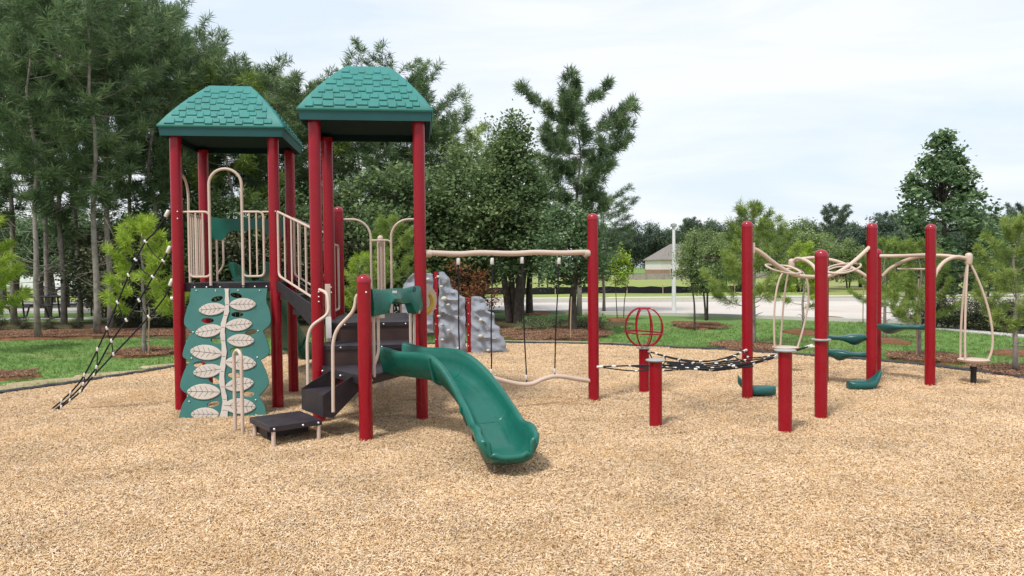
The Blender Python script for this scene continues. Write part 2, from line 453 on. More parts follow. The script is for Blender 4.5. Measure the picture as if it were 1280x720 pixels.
# edging strip
mb = MB()
for i in range(len(bsm) - 1):
    pass
ed = MB()
prof = []
for i, p in enumerate(bsm):
    a = bsm[max(i - 1, 0)]; b = bsm[min(i + 1, len(bsm) - 1)]
    t = (b - a).normalized(); nrm = Vector((-t.y, t.x, 0))
    prof.append((p, nrm))
vs = []; fs = []
for i, (p, nm) in enumerate(prof):
    hgt = 0.045 + 0.014 * mnoise.noise(Vector((i * 0.7, 3, 1)))
    for (o_, h_) in ((-0.055, -0.03), (-0.05, hgt * 0.7), (-0.02, hgt), (0.03, hgt), (0.055, hgt * 0.6), (0.06, -0.03)):
        vs.append(p + nm * o_ + Vector((0, 0, h_)))
for i in range(len(prof) - 1):
    for k in range(5): fs.append((i * 6 + k, i * 6 + k + 1, (i + 1) * 6 + k + 1, (i + 1) * 6 + k))
ed.add(vs, fs, 0, True); o = ed.build('playground_edging', RUBBER)
tag(o, 'low black rubber edging that curves between the wood chips and the lawn', 'edging')

# road, kerbs, walks
near = [G(px, py) for px, py in [(-900, 395), (-200, 392), (300, 389), (600, 389.5), (740, 391.5), (900, 395), (1080, 401.5), (1190, 407), (1330, 420), (1500, 440)]]
near = [(p.x, p.y) for p in near]
far_ = [(60, 25), (38, 30), (24, 31.6), (12, 32.8), (0, 34), (-14, 34.5), (-30, 34.6), (-60, 33)]
sheet('concrete_road', near + far_, 0.004 - 0.026, M_ROAD)
def strip(name, pts, w, z, h, m, label=None, cat=None, kind='structure'):
    mb = MB(); vs = []; fs = []
    for i, p in enumerate(pts):
        p = Vector((p[0], p[1], 0)); a = Vector((*pts[max(i - 1, 0)], 0)); b = Vector((*pts[min(i + 1, len(pts) - 1)], 0))
        t = (b - a).normalized(); nm = Vector((-t.y, t.x, 0))
        zz = terrain(p.x, p.y) + z
        for o_, h_ in ((-w / 2, -0.1), (-w / 2, h), (w / 2, h), (w / 2, -0.1)):
            vs.append(p + nm * o_ + Vector((0, 0, zz + h_)))
    for i in range(len(pts) - 1):
        for k in range(3): fs.append((i * 4 + k, i * 4 + k + 1, (i + 1) * 4 + k + 1, (i + 1) * 4 + k))
    mb.add(vs, fs); o = mb.build(name, m); tag(o, label, cat, None, kind); return o
strip('road_kerb', near, 0.18, -0.03, 0.10, M_KERB)
strip('road_kerb', far_, 0.2, -0.03, 0.15, M_KERB)
fld = [(-260, 36.5), (260, 30.0), (300, 44.5), (-300, 44.5)]
def field_sheet():
    xs = np.linspace(-300, 300, 41); ys = [0, 5, 11, 20, 30, 40, 50, 60, 70, 80, 90, 100, 112, 130, 200]
    v = [(x, 35.4 - 0.012 * x + y, terrain(x, 35.4 - 0.012 * x + y) - 0.018) for y in ys for x in xs]
    nx = len(xs)
    f = [(j * nx + i, j * nx + i + 1, (j + 1) * nx + i + 1, (j + 1) * nx + i) for j in range(len(ys) - 1) for i in range(nx - 1)]
    me = bpy.data.meshes.new('rough_field'); me.from_pydata(v, [], f)
    o = link('rough_field', me, M_FIELD); o['kind'] = 'structure'
field_sheet()
strip('far_footpath', [(-60, 38.2), (0, 38.2), (25, 37.0), (60, 34)], 1.3, -0.018, 0.02, M_KERB)
strip('footpath', [(p.x, p.y) for p in [G(1168, 409), G(1200, 412), G(1240, 416), G(1290, 420), G(1400, 432)]], 0.5, -0.03, 0.03, M_KERB)
strip('footpath', [(-26, 25.3), (-19, 25.5), (-17, 25.5), (-11.6, 25.6), (-9.5, 25.2), (-8.2, 26.2)], 0.8, -0.03, 0.03, M_KERB)

# forest floor and mulch beds: low mounds
def mound(name, c, rx, ry, h, m, label=None, cat=None, kind='structure', seed=0, n=40, rz=0.0):
    rnd = random.Random(seed); ph = rnd.random() * 10
    rings = [(0, 1), (0.35, 0.95), (0.65, 0.72), (0.85, 0.38), (0.95, 0.12), (1.0, -0.03 / max(h, 0.01) - 0.2)]
    vs = []; 
    for (q, hh) in rings:
        for k in range(n):
            a = 2 * math.pi * k / n
            w = 1 + 0.16 * mnoise.noise(Vector((math.cos(a) * 1.7 + ph, math.sin(a) * 1.7, seed))) + 0.07 * mnoise.noise(Vector((math.cos(a) * 6 + ph, math.sin(a) * 6, seed)))
            x0, y0 = rx * q * w * math.cos(a), ry * q * w * math.sin(a)
            x = c[0] + x0 * math.cos(rz) - y0 * math.sin(rz); y = c[1] + x0 * math.sin(rz) + y0 * math.cos(rz)
            vs.append((x, y, h * hh + (0.25 * h * mnoise.noise(Vector((x * 2.5, y * 2.5, 0))) if q < 1 else 0)))
    fs = [(i * n + k, i * n + (k + 1) % n, (i + 1) * n + (k + 1) % n, (i + 1) * n + k) for i in range(len(rings) - 1) for k in range(n)]
    mb = MB(); mb.add(vs, fs, 0, True); o = mb.build(name, m, sharp=80)
    tag(o, label, cat, None, kind); return o
mound('forest_floor', (-17.5, 20.6), 13.5, 2.9, 0.05, M_DIRT, seed=1, n=60, rz=0.1)
mound('mulch_bed', (-13.2, 18.8), 8.6, 1.25, 0.055, M_MULCH, kind='stuff', seed=2, n=70, rz=0.10)
mound('mulch_bed', (-4.0, 20.5), 7.5, 3.0, 0.06, M_DIRT, kind='stuff', seed=12, n=70, rz=0.05)
g = G(8, 470); mound('mulch_bed', (g.x - 0.6, g.y), 1.15, 0.42, 0.04, M_MULCH, kind='stuff', seed=3)
BEDS = []
def bed(px, py, wpx, hy, seed, h=0.05):
    c = G(px, py); k = c.y / FPX
    o = mound('mulch_bed', (c.x, c.y), wpx / 2 * k * 0.88, hy * 0.85, h, M_MULCH, kind='stuff', seed=seed)
    BEDS.append(o); return o
bed(182, 441, 82, 0.75, 21); bed(693, 416, 150, 2.1, 22, 0.08); bed(668, 391, 44, 1.3, 23)
bed(772, 399, 30, 0.8, 24); bed(868, 407, 56, 1.1, 25); bed(935, 434.5, 86, 0.95, 26); bed(1001, 415, 42, 0.9, 27)
bed(1112, 426, 44, 0.7, 28); bed(1155, 448, 92, 0.75, 29); bed(1275, 441, 84, 0.5, 30); bed(1278, 466.5, 130, 0.62, 31); bed(1040, 398, 40, 0.8, 32)

M_SOIL = ground_mat('bare_sandy_soil', [(0.20, 0.19, 0.09), (0.32, 0.26, 0.15), (0.42, 0.34, 0.22), (0.50, 0.42, 0.29)], 1.4, 20, 0.6)
for i_, (px_, py_, rx_, ry_) in enumerate([(20, 485, 1.1, 0.30), (100, 474, 1.0, 0.26), (170, 464.5, 0.9, 0.22), (250, 454, 0.9, 0.3), (1235, 465, 1.2, 0.25), (700, 427.5, 1.6, 0.25)]):
    g = G(px_, py_); mound('bare_soil', (g.x, g.y), rx_, ry_, 0.012, M_SOIL, kind='structure', seed=40 + i_, rz=0.45 if px_ < 300 else -0.3)
# ================================================================== WOOD CHIPS (scatter)
def chip_patch(seed, n, size, smin, smax, flat=0.42):
    rg = np.random.default_rng(seed)
    L = rg.uniform(smin, smax, n) * rg.choice([0.55, 0.8, 1, 1.3, 2.1], n, p=[.25, .25, .3, .17, .03]); Wd = rg.uniform(0.0035, 0.0085, n) * (smax / 0.040); T = rg.uniform(0.0015, 0.003, n)
    pos = np.c_[rg.uniform(-size / 2, size / 2, (n, 2)), rg.uniform(-0.002, 0.014, n)]
    yaw = rg.uniform(0, 2 * np.pi, n); tilt = rg.normal(0, flat, n); roll = rg.normal(0, flat, n)
    ax = np.c_[np.cos(yaw) * np.cos(tilt), np.sin(yaw) * np.cos(tilt), np.sin(tilt)]
    sd = np.c_[-np.sin(yaw), np.cos(yaw), roll]; sd /= np.linalg.norm(sd, axis=1)[:, None]
    up = np.cross(ax, sd)
    vs = np.zeros((n, 6, 3))
    k = 0
    tw = rg.uniform(0.3, 1.0, n)
    # a wedge-like splinter: 6 verts (triangular section), 2 ends
    for e in (-1, 1):
        ww = Wd * (tw if e > 0 else 1)
        vs[:, k] = pos + ax * (e * L / 2)[:, None] + sd * (ww / 2)[:, None]; k += 1
        vs[:, k] = pos + ax * (e * L / 2)[:, None] - sd * (ww / 2)[:, None]; k += 1
        vs[:, k] = pos + ax * (e * L / 2 * 0.9)[:, None] + up * T[:, None]; k += 1
    base = np.arange(n)[:, None] * 6
    F = np.array([[0, 3, 5, 2], [1, 2, 5, 4]])
    Tt = np.array([[0, 2, 1], [3, 4, 5]])
    me = bpy.data.meshes.new('wood_chip_patch')
    quads = (base[:, None, :] + F[None]).reshape(-1, 4); tris = (base[:, None, :] + Tt[None]).reshape(-1, 3)
    nv = n * 6; nq, nt = len(quads), len(tris)
    me.vertices.add(nv); me.vertices.foreach_set('co', vs.reshape(-1))
    me.loops.add(nq * 4 + nt * 3); me.loops.foreach_set('vertex_index', np.r_[quads.reshape(-1), tris.reshape(-1)].astype(np.int32))
    me.polygons.add(nq + nt)
    me.polygons.foreach_set('loop_start', np.r_[np.arange(nq) * 4, nq * 4 + np.arange(nt) * 3].astype(np.int32))
    me.update(calc_edges=True); 
    at = me.attributes.new('tint', 'FLOAT', 'POINT')
    tint = rg.beta(1.45, 1.2, n); at.data.foreach_set('value', np.repeat(tint, 6).astype(np.float32))
    return me
M_CHIPS = mat('wood_chip_pieces', (0.5, 0.35, 0.2), 0.85, 0.2, attr='tint',
              attr_cols=[(0.10, 0.050, 0.028), (0.40, 0.232, 0.108), (0.63, 0.415, 0.200), (0.62, 0.475, 0.350), (0.72, 0.535, 0.320), (0.80, 0.68, 0.54)], var=0.15, vscale=1.3, dirt=0.42, dirtcol=(0.56, 0.33, 0.13), dscale=0.9)
def scatter(name, patches, pts, m, seed):
    """one object: geometry nodes put shared patches on a fixed set of points"""
    pc = bpy.data.collections.new(name + '_patches')      # never linked: only a source for the scatter
    for me in patches:
        me.materials.append(m)
        pc.objects.link(bpy.data.objects.new(me.name, me))
    me = bpy.data.meshes.new(name); me.from_pydata(pts, [], [])
    o = bpy.data.objects.new(name, me); col.objects.link(o); me.materials.append(m)
    ng = bpy.data.node_groups.new(name, 'GeometryNodeTree')
    ng.interface.new_socket('Geometry', in_out='INPUT', socket_type='NodeSocketGeometry')
    ng.interface.new_socket('Geometry', in_out='OUTPUT', socket_type='NodeSocketGeometry')
    N, L = ng.nodes, ng.links
    gi, go = N.new('NodeGroupInput'), N.new('NodeGroupOutput')
    ci = N.new('GeometryNodeCollectionInfo'); ci.inputs['Collection'].default_value = pc
    ci.inputs['Separate Children'].default_value = True; ci.inputs['Reset Children'].default_value = True
    ip = N.new('GeometryNodeInstanceOnPoints'); ip.inputs['Pick Instance'].default_value = True
    rv = N.new('FunctionNodeRandomValue'); rv.data_type = 'FLOAT_VECTOR'
    rv.inputs[0].default_value = (-0.02, -0.02, 0); rv.inputs[1].default_value = (0.02, 0.02, 6.283); rv.inputs['Seed'].default_value = seed
    ri = N.new('FunctionNodeRandomValue'); ri.data_type = 'INT'
    ri.inputs[4].default_value = 0; ri.inputs[5].default_value = len(patches) - 1; ri.inputs['Seed'].default_value = seed + 1
    L.new(gi.outputs[0], ip.inputs['Points']); L.new(ci.outputs[0], ip.inputs['Instance'])
    L.new(rv.outputs[0], ip.inputs['Rotation']); L.new(ri.outputs[2], ip.inputs['Instance Index'])
    L.new(ip.outputs[0], go.inputs[0])
    md = o.modifiers.new('scatter', 'NODES'); md.node_group = ng
    o['kind'] = 'stuff'
    return o
patches = [chip_patch(100 + i, 1700, 0.62, 0.009, 0.034) for i in range(6)]
pts = []
y = 2.2
while y < 15.8:
    x = -11.0; st = 0.27 if y < 9 else 0.31
    while x < 11.0:
        xx, yy = x + random.uniform(-0.06, 0.06), y + random.uniform(-0.06, 0.06)
        if abs(xx) < yy * 0.76 + 0.6 and inside(xx, yy) and edge_dist(xx, yy) > 0.34:
            pts.append((xx, yy, chipz(xx, yy) + random.uniform(0, 0.004)))
        x += st
    y += st
tag(scatter('wood_chips', patches, pts, M_CHIPS, 3), 'loose pale golden wood chips covering the playground floor')
small = [chip_patch(200 + i, 260, 0.26, 0.009, 0.034) for i in range(3)]
pts = []
for i in range(len(bsm) - 1):
    a, b = bsm[i], bsm[i + 1]
    t = (b - a); nm = Vector((t.y, -t.x, 0)).normalized(); k = max(1, int(t.length / 0.14))
    for j in range(k):
        for off in (0.17, 0.30):
            p = a + t * (j / k) + nm * off
            if abs(p.x) < p.y * 0.8 + 1: pts.append((p.x, p.y, chipz(p.x, p.y) + 0.001))
tag(scatter('wood_chips', small, pts, M_CHIPS, 9), 'loose wood chips lying along the black edging')

M_STRAW = mat('pine_straw_pieces', (0.2, 0.1, 0.06), 0.9, 0.15, attr='tint', attr_cols=[(0.06, 0.030, 0.019), (0.16, 0.080, 0.048), (0.26, 0.145, 0.09), (0.43, 0.28, 0.19)], var=0.2, vscale=1.5)
straw = [chip_patch(300 + i, 2600, 0.8, 0.020, 0.055) for i in range(3)]
pts = []
def fill(cx, cy, rx, ry, h, rz=0.0, st=0.42):
    y = -ry
    while y < ry:
        x = -rx
        while x < rx:
            q = (x / rx) ** 2 + (y / ry) ** 2
            if q < 0.86:
                X = cx + x * math.cos(rz) - y * math.sin(rz) + random.uniform(-.1, .1); Y = cy + x * math.sin(rz) + y * math.cos(rz) + random.uniform(-.1, .1)
                pts.append((X, Y, h * (1 - q) + 0.004))
            x += st
        y += st
fill(-13.2, 18.8, 8.4, 1.2, 0.055, 0.10, 0.5)
for px_, py_, w_, hy_, h_ in ((182, 441, 82, .75, .05), (693, 416, 150, 2.1, .08), (935, 434.5, 86, .95, .05), (1155, 448, 92, .75, .05), (1278, 466.5, 130, .62, .05), (868, 407, 56, 1.1, .05)):
    c_ = G(px_, py_); fill(c_.x, c_.y, w_ / 2 * c_.y / FPX * 0.88, hy_ * 0.85, h_)
g = G(8, 470); fill(g.x - 0.6, g.y, 1.05, 0.38, 0.04)
tag(scatter('pine_straw', straw, pts, M_STRAW, 21), 'reddish brown pine straw strewn over the mulch beds')

# ================================================================== PLAY STRUCTURE (left)
U = Vector((0.9926, 0.1214, 0)); Vv = Vector((-0.1214, 0.9926, 0)); MOD = 1.07
A1 = Vector((-3.79, 8.42, 0)); B1 = A1 + MOD * U; C1 = A1 + MOD * Vv; D1 = B1 + MOD * Vv
A2 = Vector((-2.03, 7.71, 0)); B2 = A2 + MOD * U; C2 = A2 + MOD * Vv; D2 = B2 + MOD * Vv
E2 = C2 + MOD * Vv; F2 = D2 + MOD * Vv
P2 = Vector((-1.37, 6.85, 0)); Q2 = Vector((0.954, 8.713, 0))
Z1, ZL, ZM, ZT = 1.47, 0.61, 0.815, 1.02
PS = thing('play_structure', 'large playground climber with two teal roofed towers, red posts and a green slide', 'play structure', tuple((A1 + B2) / 2))

def post(p, h, cap=True, parent=PS, r=0.0635, label=None):
    mb = MB()
    n = 28
    mb.tube([(p[0], p[1], -0.05), (p[0], p[1], h - (0.055 if cap else 0))], r, n)
    o = mb.build('post', RED, parent)
    if label: o['label'] = label
    if cap:
        c = MB(); pr = [(r + 0.0035, -0.075), (r + 0.0035, -0.055)] + [((r + 0.0035) * math.cos(a), -0.055 + 0.055 * math.sin(a)) for a in [R(x) for x in (15, 30, 45, 60, 75, 89.5)]]
        c.lathe((p[0], p[1], h), pr, 24); c.build('post_cap', REDCAP, o)
    return o
posts = {}
for k, p, h, cap in [('A1', A1, 3.14, 0), ('B1', B1, 3.14, 0), ('C1', C1, 3.14, 0), ('D1', D1, 3.14, 0),
                     ('A2', A2, 3.16, 0), ('B2', B2, 3.16, 0), ('C2', C2, 3.16, 0), ('D2', D2, 3.16, 0),
                     ('E2', E2, 2.44, 1), ('F2', F2, 2.44, 1), ('P2', P2, 1.565, 1), ('Q2', Q2, 2.24, 1)]:
    posts[k] = post(p, h, bool(cap))
posts['P2']['label'] = 'short red post with a round cap beside the slide'
posts['Q2']['label'] = 'outermost tall red post holding the end of the beige beam'

# bolts on posts
def bolts(part, pts, r=0.011):
    mb = MB()
    for p in pts:
        mb.lathe((0, 0, 0), [(r, -0.004), (r, 0.004), (r * 0.6, 0.010), (0.0005, 0.012)], 8,
                 M=Matrix.Translation(p[0]) @ Vector(p[1]).to_track_quat('Z', 'Y').to_matrix().to_4x4())
    return mb.build('bolt_heads', BOLT, part)

# ---- roofs
SH = {}
def shingle_mesh(w):
    if w in SH: return SH[w]
    mb = MB(); t0, t1, hgt = 0.001, 0.010, 0.165
    b = 0.006
    vs = [(-w / 2, 0, 0), (w / 2, 0, 0), (w / 2, hgt, 0), (-w / 2, hgt, 0),
          (-w / 2 + b, b, t1), (w / 2 - b, b, t1), (w / 2 - b, hgt, t0), (-w / 2 + b, hgt, t0)]
    fs = [(4, 5, 6, 7), (0, 1, 5, 4), (1, 2, 6, 5), (3, 0, 4, 7), (2, 3, 7, 6), (0, 3, 2, 1)]
    me = bpy.data.meshes.new('shingle'); me.from_pydata(vs, [], fs); me.materials.append(TEAL)
    SH[w] = me; return me
def roof(A, ztop, seed, label):
    c = A + (U + Vv) * MOD / 2
    rnd = random.Random(seed)
    F = lambda a, b, z: Vector((c.x, c.y, z)) + U * a + Vv * b
    mb = MB()
    H0, H1, zr0, zr1 = 0.69, 0.245, ztop + 0.095, ztop + 0.655
    lev = [(H0 - 0.012, ztop + 0.078), (H0, ztop + 0.084), (H0, ztop + 0.10)] + [(lerp(H0, H1 + 0.035, q_) + 0.10 * q_ * (1 - q_), lerp(ztop + 0.10, zr1 - 0.045, q_)) for q_ in (0.25, 0.5, 0.75)] + [(H1 + 0.035, zr1 - 0.045), (H1 - 0.01, zr1 - 0.005), (H1 - 0.06, zr1)]
    vs = []; fs = []
    for (h, z) in lev: vs += [F(-h, -h, z), F(h, -h, z), F(h, h, z), F(-h, h, z)]
    for i in range(len(lev) - 1):
        for k in range(4): fs.append((i * 4 + k, i * 4 + (k + 1) % 4, (i + 1) * 4 + (k + 1) % 4, (i + 1) * 4 + k))
    fs.append(tuple(len(vs) - 4 + k for k in range(4)))
    mb.add(vs, fs)
    ro = mb.build('roof', TEAL, PS, bevel=0.014); ro['label'] = label
    # fascia
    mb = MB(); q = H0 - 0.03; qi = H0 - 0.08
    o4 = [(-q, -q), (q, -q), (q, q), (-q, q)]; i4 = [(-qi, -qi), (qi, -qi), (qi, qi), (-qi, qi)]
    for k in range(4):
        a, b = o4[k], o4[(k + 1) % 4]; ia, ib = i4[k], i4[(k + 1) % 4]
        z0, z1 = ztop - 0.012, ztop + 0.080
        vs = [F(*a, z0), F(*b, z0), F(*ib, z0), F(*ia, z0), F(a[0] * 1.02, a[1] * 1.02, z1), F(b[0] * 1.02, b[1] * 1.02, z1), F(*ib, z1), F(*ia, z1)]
        mb.add(vs, [(0, 1, 5, 4), (4, 5, 6, 7)]); mb.add(vs, [(0, 3, 2, 1), (2, 3, 7, 6)], 1)  # bottom and inner faces painted dark to stand for roof shade
    mb.build('fascia', [TEALD, ROOFSHADE], ro)
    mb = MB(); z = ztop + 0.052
    mb.add([F(-qi, -qi, z), F(qi, -qi, z), F(qi, qi, z), F(-qi, qi, z)], [(0, 1, 2, 3)]); mb.build('underside_shade_panel', ROOFSHADE, ro)  # added flat panel, painted as the shade inside the hollow roof
    # shingles, each its own piece
    ro_org = origin_of(PS)
    z0, z1 = ztop + 0.10, zr1 - 0.045
    hb, ht = H0, H1 + 0.035
    sl = math.hypot(hb - ht, z1 - z0); rows = 6; rh = (sl - 0.012) / rows
    for s in range(4):
        ang = s * math.pi / 2
        along = Matrix.Rotation(ang, 3, 'Z') @ U
        outw = Matrix.Rotation(ang, 3, 'Z') @ (-Vv)
        upd = (-outw * (hb - ht) + Vector((0, 0, z1 - z0))).normalized()
        nrm = along.cross(upd).normalized()
        base = Vector((c.x, c.y, z0)) + outw * hb
        for r_ in range(rows):
            d0 = 0.010 + r_ * rh
            half = hb - (hb - ht) * ((d0 + rh * 0.75) / sl) - 0.035 + 0.09 * (d0 + rh * .5) / sl * (1 - (d0 + rh * .5) / sl)
            x = -half; k = r_ % 2
            while x < half - 0.05:
                w = rnd.choice([0.07, 0.085, 0.11])
                if x + w > half: 
                    if half - x < 0.06: break
                    w = 0.055 if half - x < 0.085 else 0.085
                jit = (0.028 if k % 2 else 0.0) + rnd.uniform(-0.006, 0.006)
                if r_ == 0: jit = abs(jit)
                pos = base + upd * (d0 + jit) + along * (x + w / 2) + nrm * (0.0015 + 0.075 * max(0, (d0 + rh * 0.5) / sl * (1 - (d0 + rh * 0.5) / sl)))
                me = shingle_mesh(w)
                so = bpy.data.objects.new('shingle', me); col.objects.link(so); so.parent = ro
                M = Matrix((along, upd, nrm)).transposed().to_4x4() @ Matrix.Rotation(-0.045 + 0.15 * (0.5 - (d0 + rh * 0.5) / sl), 4, 'X')
                sc_y = (rh * 1.22 - jit) / 0.165
                M = M @ Matrix.Diagonal((1, sc_y, 1, 1))
                M.translation = pos - ro_org
                so.matrix_local = M
                x += w + 0.004; k += 1
    # small collar where each post enters
    return ro
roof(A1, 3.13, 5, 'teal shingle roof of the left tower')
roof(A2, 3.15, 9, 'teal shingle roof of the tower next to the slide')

# ---- decks
def deck(name, poly, z, th=0.09, m=DECK, parent=PS, lip=True, label=None):
    mb = MB(); poly = [Vector(p) for p in poly]
    mb.prism([(p.x, p.y) for p in poly], z - 0.022, z)
    o = mb.build(name, m, parent, bevel=0.004)
    if label: o['label'] = label
    ce = sum(poly, Vector((0, 0, 0))) / len(poly)
    mb = MB(); n = len(poly)
    for i in range(n):
        a, b = poly[i], poly[(i + 1) % n]
        t = (b - a).normalized(); nm = Vector((t.y, -t.x, 0))
        if nm.dot(ce - a) > 0: nm = -nm
        aa, bb = a + nm * 0.003, b + nm * 0.003
        mb.slab([V2(aa, z - th), V2(bb, z - th), V2(bb, z - 0.004), V2(aa, z - 0.004)], -nm * 0.03)
    mb.build('deck_skirt', DECKS, o)
    # slotted surface: rows of holes shown as raised ribs
    return o
def inset(poly, d):
    ce = sum(poly, Vector((0, 0, 0))) / len(poly)
    return [p + (ce - p).normalized() * d for p in poly]
o = deck('tower_deck', inset([A1, B1, D1, C1], 0.06), Z1, 0.10)
bolts(o, [(lerp(A1, B1, s) - Vv * -0.02 + Vector((0, 0, Z1 - 0.05)), -Vv) for s in (0.16, 0.28, 0.42, 0.66, 0.78, 0.90)])
for s in (0.2, 0.4, 0.6, 0.8):
    pass
o = deck('triangle_deck', inset([A2, P2, B2], 0.02), ZL, 0.085, label='black triangular deck in front of the slide')
bolts(o, [(lerp(A2, P2, s) + Vector((0, 0, ZL - 0.045)), (-0.79, -0.61, 0)) for s in (0.1, 0.5, 0.9)] + [(lerp(P2, B2, s) + Vector((0, 0, ZL - 0.045)), (0.92, -0.38, 0)) for s in (0.1, 0.9)])
a, b = A2 + U * 0.03, B2 - U * 0.03
deck('step_tread', [a, b, b + Vv * 0.5, a + Vv * 0.5], ZM, 0.045)
deck('step_deck', [a + Vv * 0.46, b + Vv * 0.46, F2 - U * 0.03, E2 + U * 0.03], ZT, 0.045)
for (off, za, zb) in ((0.012, ZL - 0.02, ZM - 0.045), (0.472, ZM, ZT - 0.045)):
    mb = MB(); mb.slab([V2(a + Vv * off, za), V2(b + Vv * off, za), V2(b + Vv * off, zb), V2(a + Vv * off, zb)], Vv * 0.02)
    r_ = mb.build('riser', RISER, PS)
    bolts(r_, [(lerp(a, b, s) + Vv * (off - 0.012) + Vector((0, 0, zb + 0.022)), -Vv) for s in (0.2, 0.42, 0.62, 0.86)], 0.010)

# ---- guard rails
def guard(P0, P1, z0a, z0b, h, s0, s1, nb, name='guard_rail', frame_r=0.0135, bar_r=0.0095, b0=0.07):
    """rail panel between two posts: a rounded frame and upright bars"""
    a, b = lerp(P0, P1, s0), lerp(P0, P1, s1)
    za, zb = lerp(z0a, z0b, s0), lerp(z0a, z0b, s1)
    fr = MB()
    bl, br = V2(a, za + b0), V2(b, zb + b0); tl, tr = V2(a, za + h), V2(b, zb + h)
    fr.tube(rounded([tl, bl, br, tr, tl + (tr - tl) * 0.001], 0.06, 4), frame_r, 8)
    fo = fr.build(name, TAN, PS)
    for i in range(nb):
        t = (i + 1) / (nb + 1); p, q = lerp(bl, br, t), lerp(tl, tr, t)
        m = MB(); m.tube([p, q], bar_r, 8); m.build('baluster', TAN, fo)
    return fo
def entry(P0, P1, z, hr, ha, sl=0.33, sr=0.665, nb=2):
    """arch opening with a rail panel on either side"""
    ar = MB(); a, b = lerp(P0, P1, sl), lerp(P0, P1, sr); w = (b - a).length / 2; mid = (a + b) / 2; d = (b - a).normalized()
    pts = [V2(a, z - 0.03)] + [V2(mid, z + ha - w) + d * (-w * math.cos(t)) + Vector((0, 0, w * math.sin(t))) for t in [math.pi * i / 14 for i in range(15)]] + [V2(b, z - 0.03)]
    ar.tube(pts, 0.0165, 10); ao = ar.build('entry_arch', TAN, PS)
    g1 = guard(P0, P1, z, z, hr, 0.115, sl, nb); g2 = guard(P0, P1, z, z, hr, sr, 0.885, nb)
    for go, s_, e_ in ((g1, 0.05, 0.13), (g2, 0.87, 0.95)):
        m = MB(); m.tube([V2(lerp(P0, P1, s_), z + hr), V2(lerp(P0, P1, e_), z + hr)], 0.011, 8); m.build('rail_stub', TAN, go)
    return ao
entry(A1, B1, Z1, 0.81, 1.30)
SIDE_ARCH = True
# sloping rails and stringers of the stair between the towers
for (Pa, Pb) in ((B1, A2), (D1, C2)):
    t = (Pb - Pa).normalized(); nm = Vector((t.y, -t.x, 0))
    if Pa is D1: nm = -nm
    a, b = Pa + t * 0.065, Pb - t * 0.065
    m = MB(); m.slab([V2(a, Z1 - 0.10), V2(a + t * 0.10, Z1 - 0.11), V2(b - t * 0.0, ZT - 0.03), V2(b, ZT + 0.23), V2(b - t * 0.10, ZT + 0.24), V2(a, Z1 + 0.02)], nm * 0.02)
    so = m.build('stair_stringer', DECKS, PS)
    guard(Pa, Pb, Z1 + 0.03, ZT + 0.20, 0.80, 0.09, 0.93, 4)
for k, (s_, z_) in enumerate(((0.28, 1.32), (0.60, 1.17))):
    p, q = lerp(B1, A2, s_ - 0.16), lerp(D1, C2, s_ - 0.16); p2, q2 = lerp(B1, A2, s_ + 0.2), lerp(D1, C2, s_ + 0.2)
    deck('stair_tread', [p, p2, q2, q], z_, 0.05)
# rails along the rear of the right tower
guard(C2, E2, ZT, ZT, 0.90, 0.10, 0.92, 1)
guard(D2, F2, ZT, ZT, 0.90, 0.10, 0.92, 2)
# rear opening: two quarter arches, short centre rail and a thick beige pole
def rear_arch(P0, P1, s_, z):
    a, b = lerp(P0, P1, 0.06), lerp(P0, P1, s_); d = (b - a).normalized(); L = (b - a).length; r_ = min(0.24, L * 0.85)
    zt = z + 1.25
    pts = [V2(a, zt), V2(b - d * r_, zt)] + [V2(b - d * r_, zt - r_) + d * (r_ * math.sin(t)) + Vector((0, 0, r_ * math.cos(t))) for t in [math.pi / 2 * i / 8 for i in range(1, 9)]] + [V2(b, z)]
    m = MB(); m.tube(pts, 0.015, 8); return m.build('entry_arch', TAN, PS)
rear_arch(E2, F2, 0.39, ZT); rear_arch(F2, E2, 0.36, ZT)
rear_arch(A1, C1, 0.40, Z1); guard(A1, C1, Z1, Z1, 0.81, 0.40, 0.94, 6)
guard(E2, F2, ZT, ZT, 0.97, 0.39, 0.64, 2)
m = MB(); cpt = lerp(E2, F2, 0.505) + Vv * 0.06
m.tube([V2(cpt, -0.05), V2(cpt, 2.02)], 0.038, 16); m.lathe((cpt.x, cpt.y, 2.02), [(0.040, -0.01), (0.040, 0.0), (0.034, 0.022), (0.018, 0.036), (0.001, 0.04)], 16)
m.build('climbing_pole', TAN, PS)
for k in range(4):   # arched rungs winding round the pole
    z_ = 0.35 + 0.27 * k; a0 = 0.9 * k
    m = MB(); m.tube([V2(cpt, z_) + Vector((0.34 * t * math.cos(a0 + 1.4 * t), 0.34 * t * math.sin(a0 + 1.4 * t), 0.20 * math.sin(t * math.pi))) for t in [i / 8 for i in range(9)]], 0.014, 8)
    m.build('climbing_rung', TAN, PS)
# rear curved ladder seen through the tower
bk = lerp(E2, F2, 0.55) + Vv * 0.1
for off in (-0.20, 0.20):
    m = MB(); m.tube(bez([V2(bk + U * off, 1.25), V2(bk + U * off + Vv * 0.5, 1.30), V2(bk + U * off + Vv * 0.75, 0.7), V2(bk + U * off + Vv * 0.8, -0.05)], 12), 0.015, 8)
    lad = m.build('ladder_side', TAN, PS)
for t in (0.25, 0.45, 0.62, 0.8):
    q = bez([V2(bk, 1.25), V2(bk + Vv * 0.5, 1.30), V2(bk + Vv * 0.75, 0.7), V2(bk + Vv * 0.8, -0.05)], 20)[int(t * 20)]
    m = MB(); m.tube([q - U * 0.2, q + U * 0.2], 0.013, 8); m.build('ladder_rung', RED, PS)

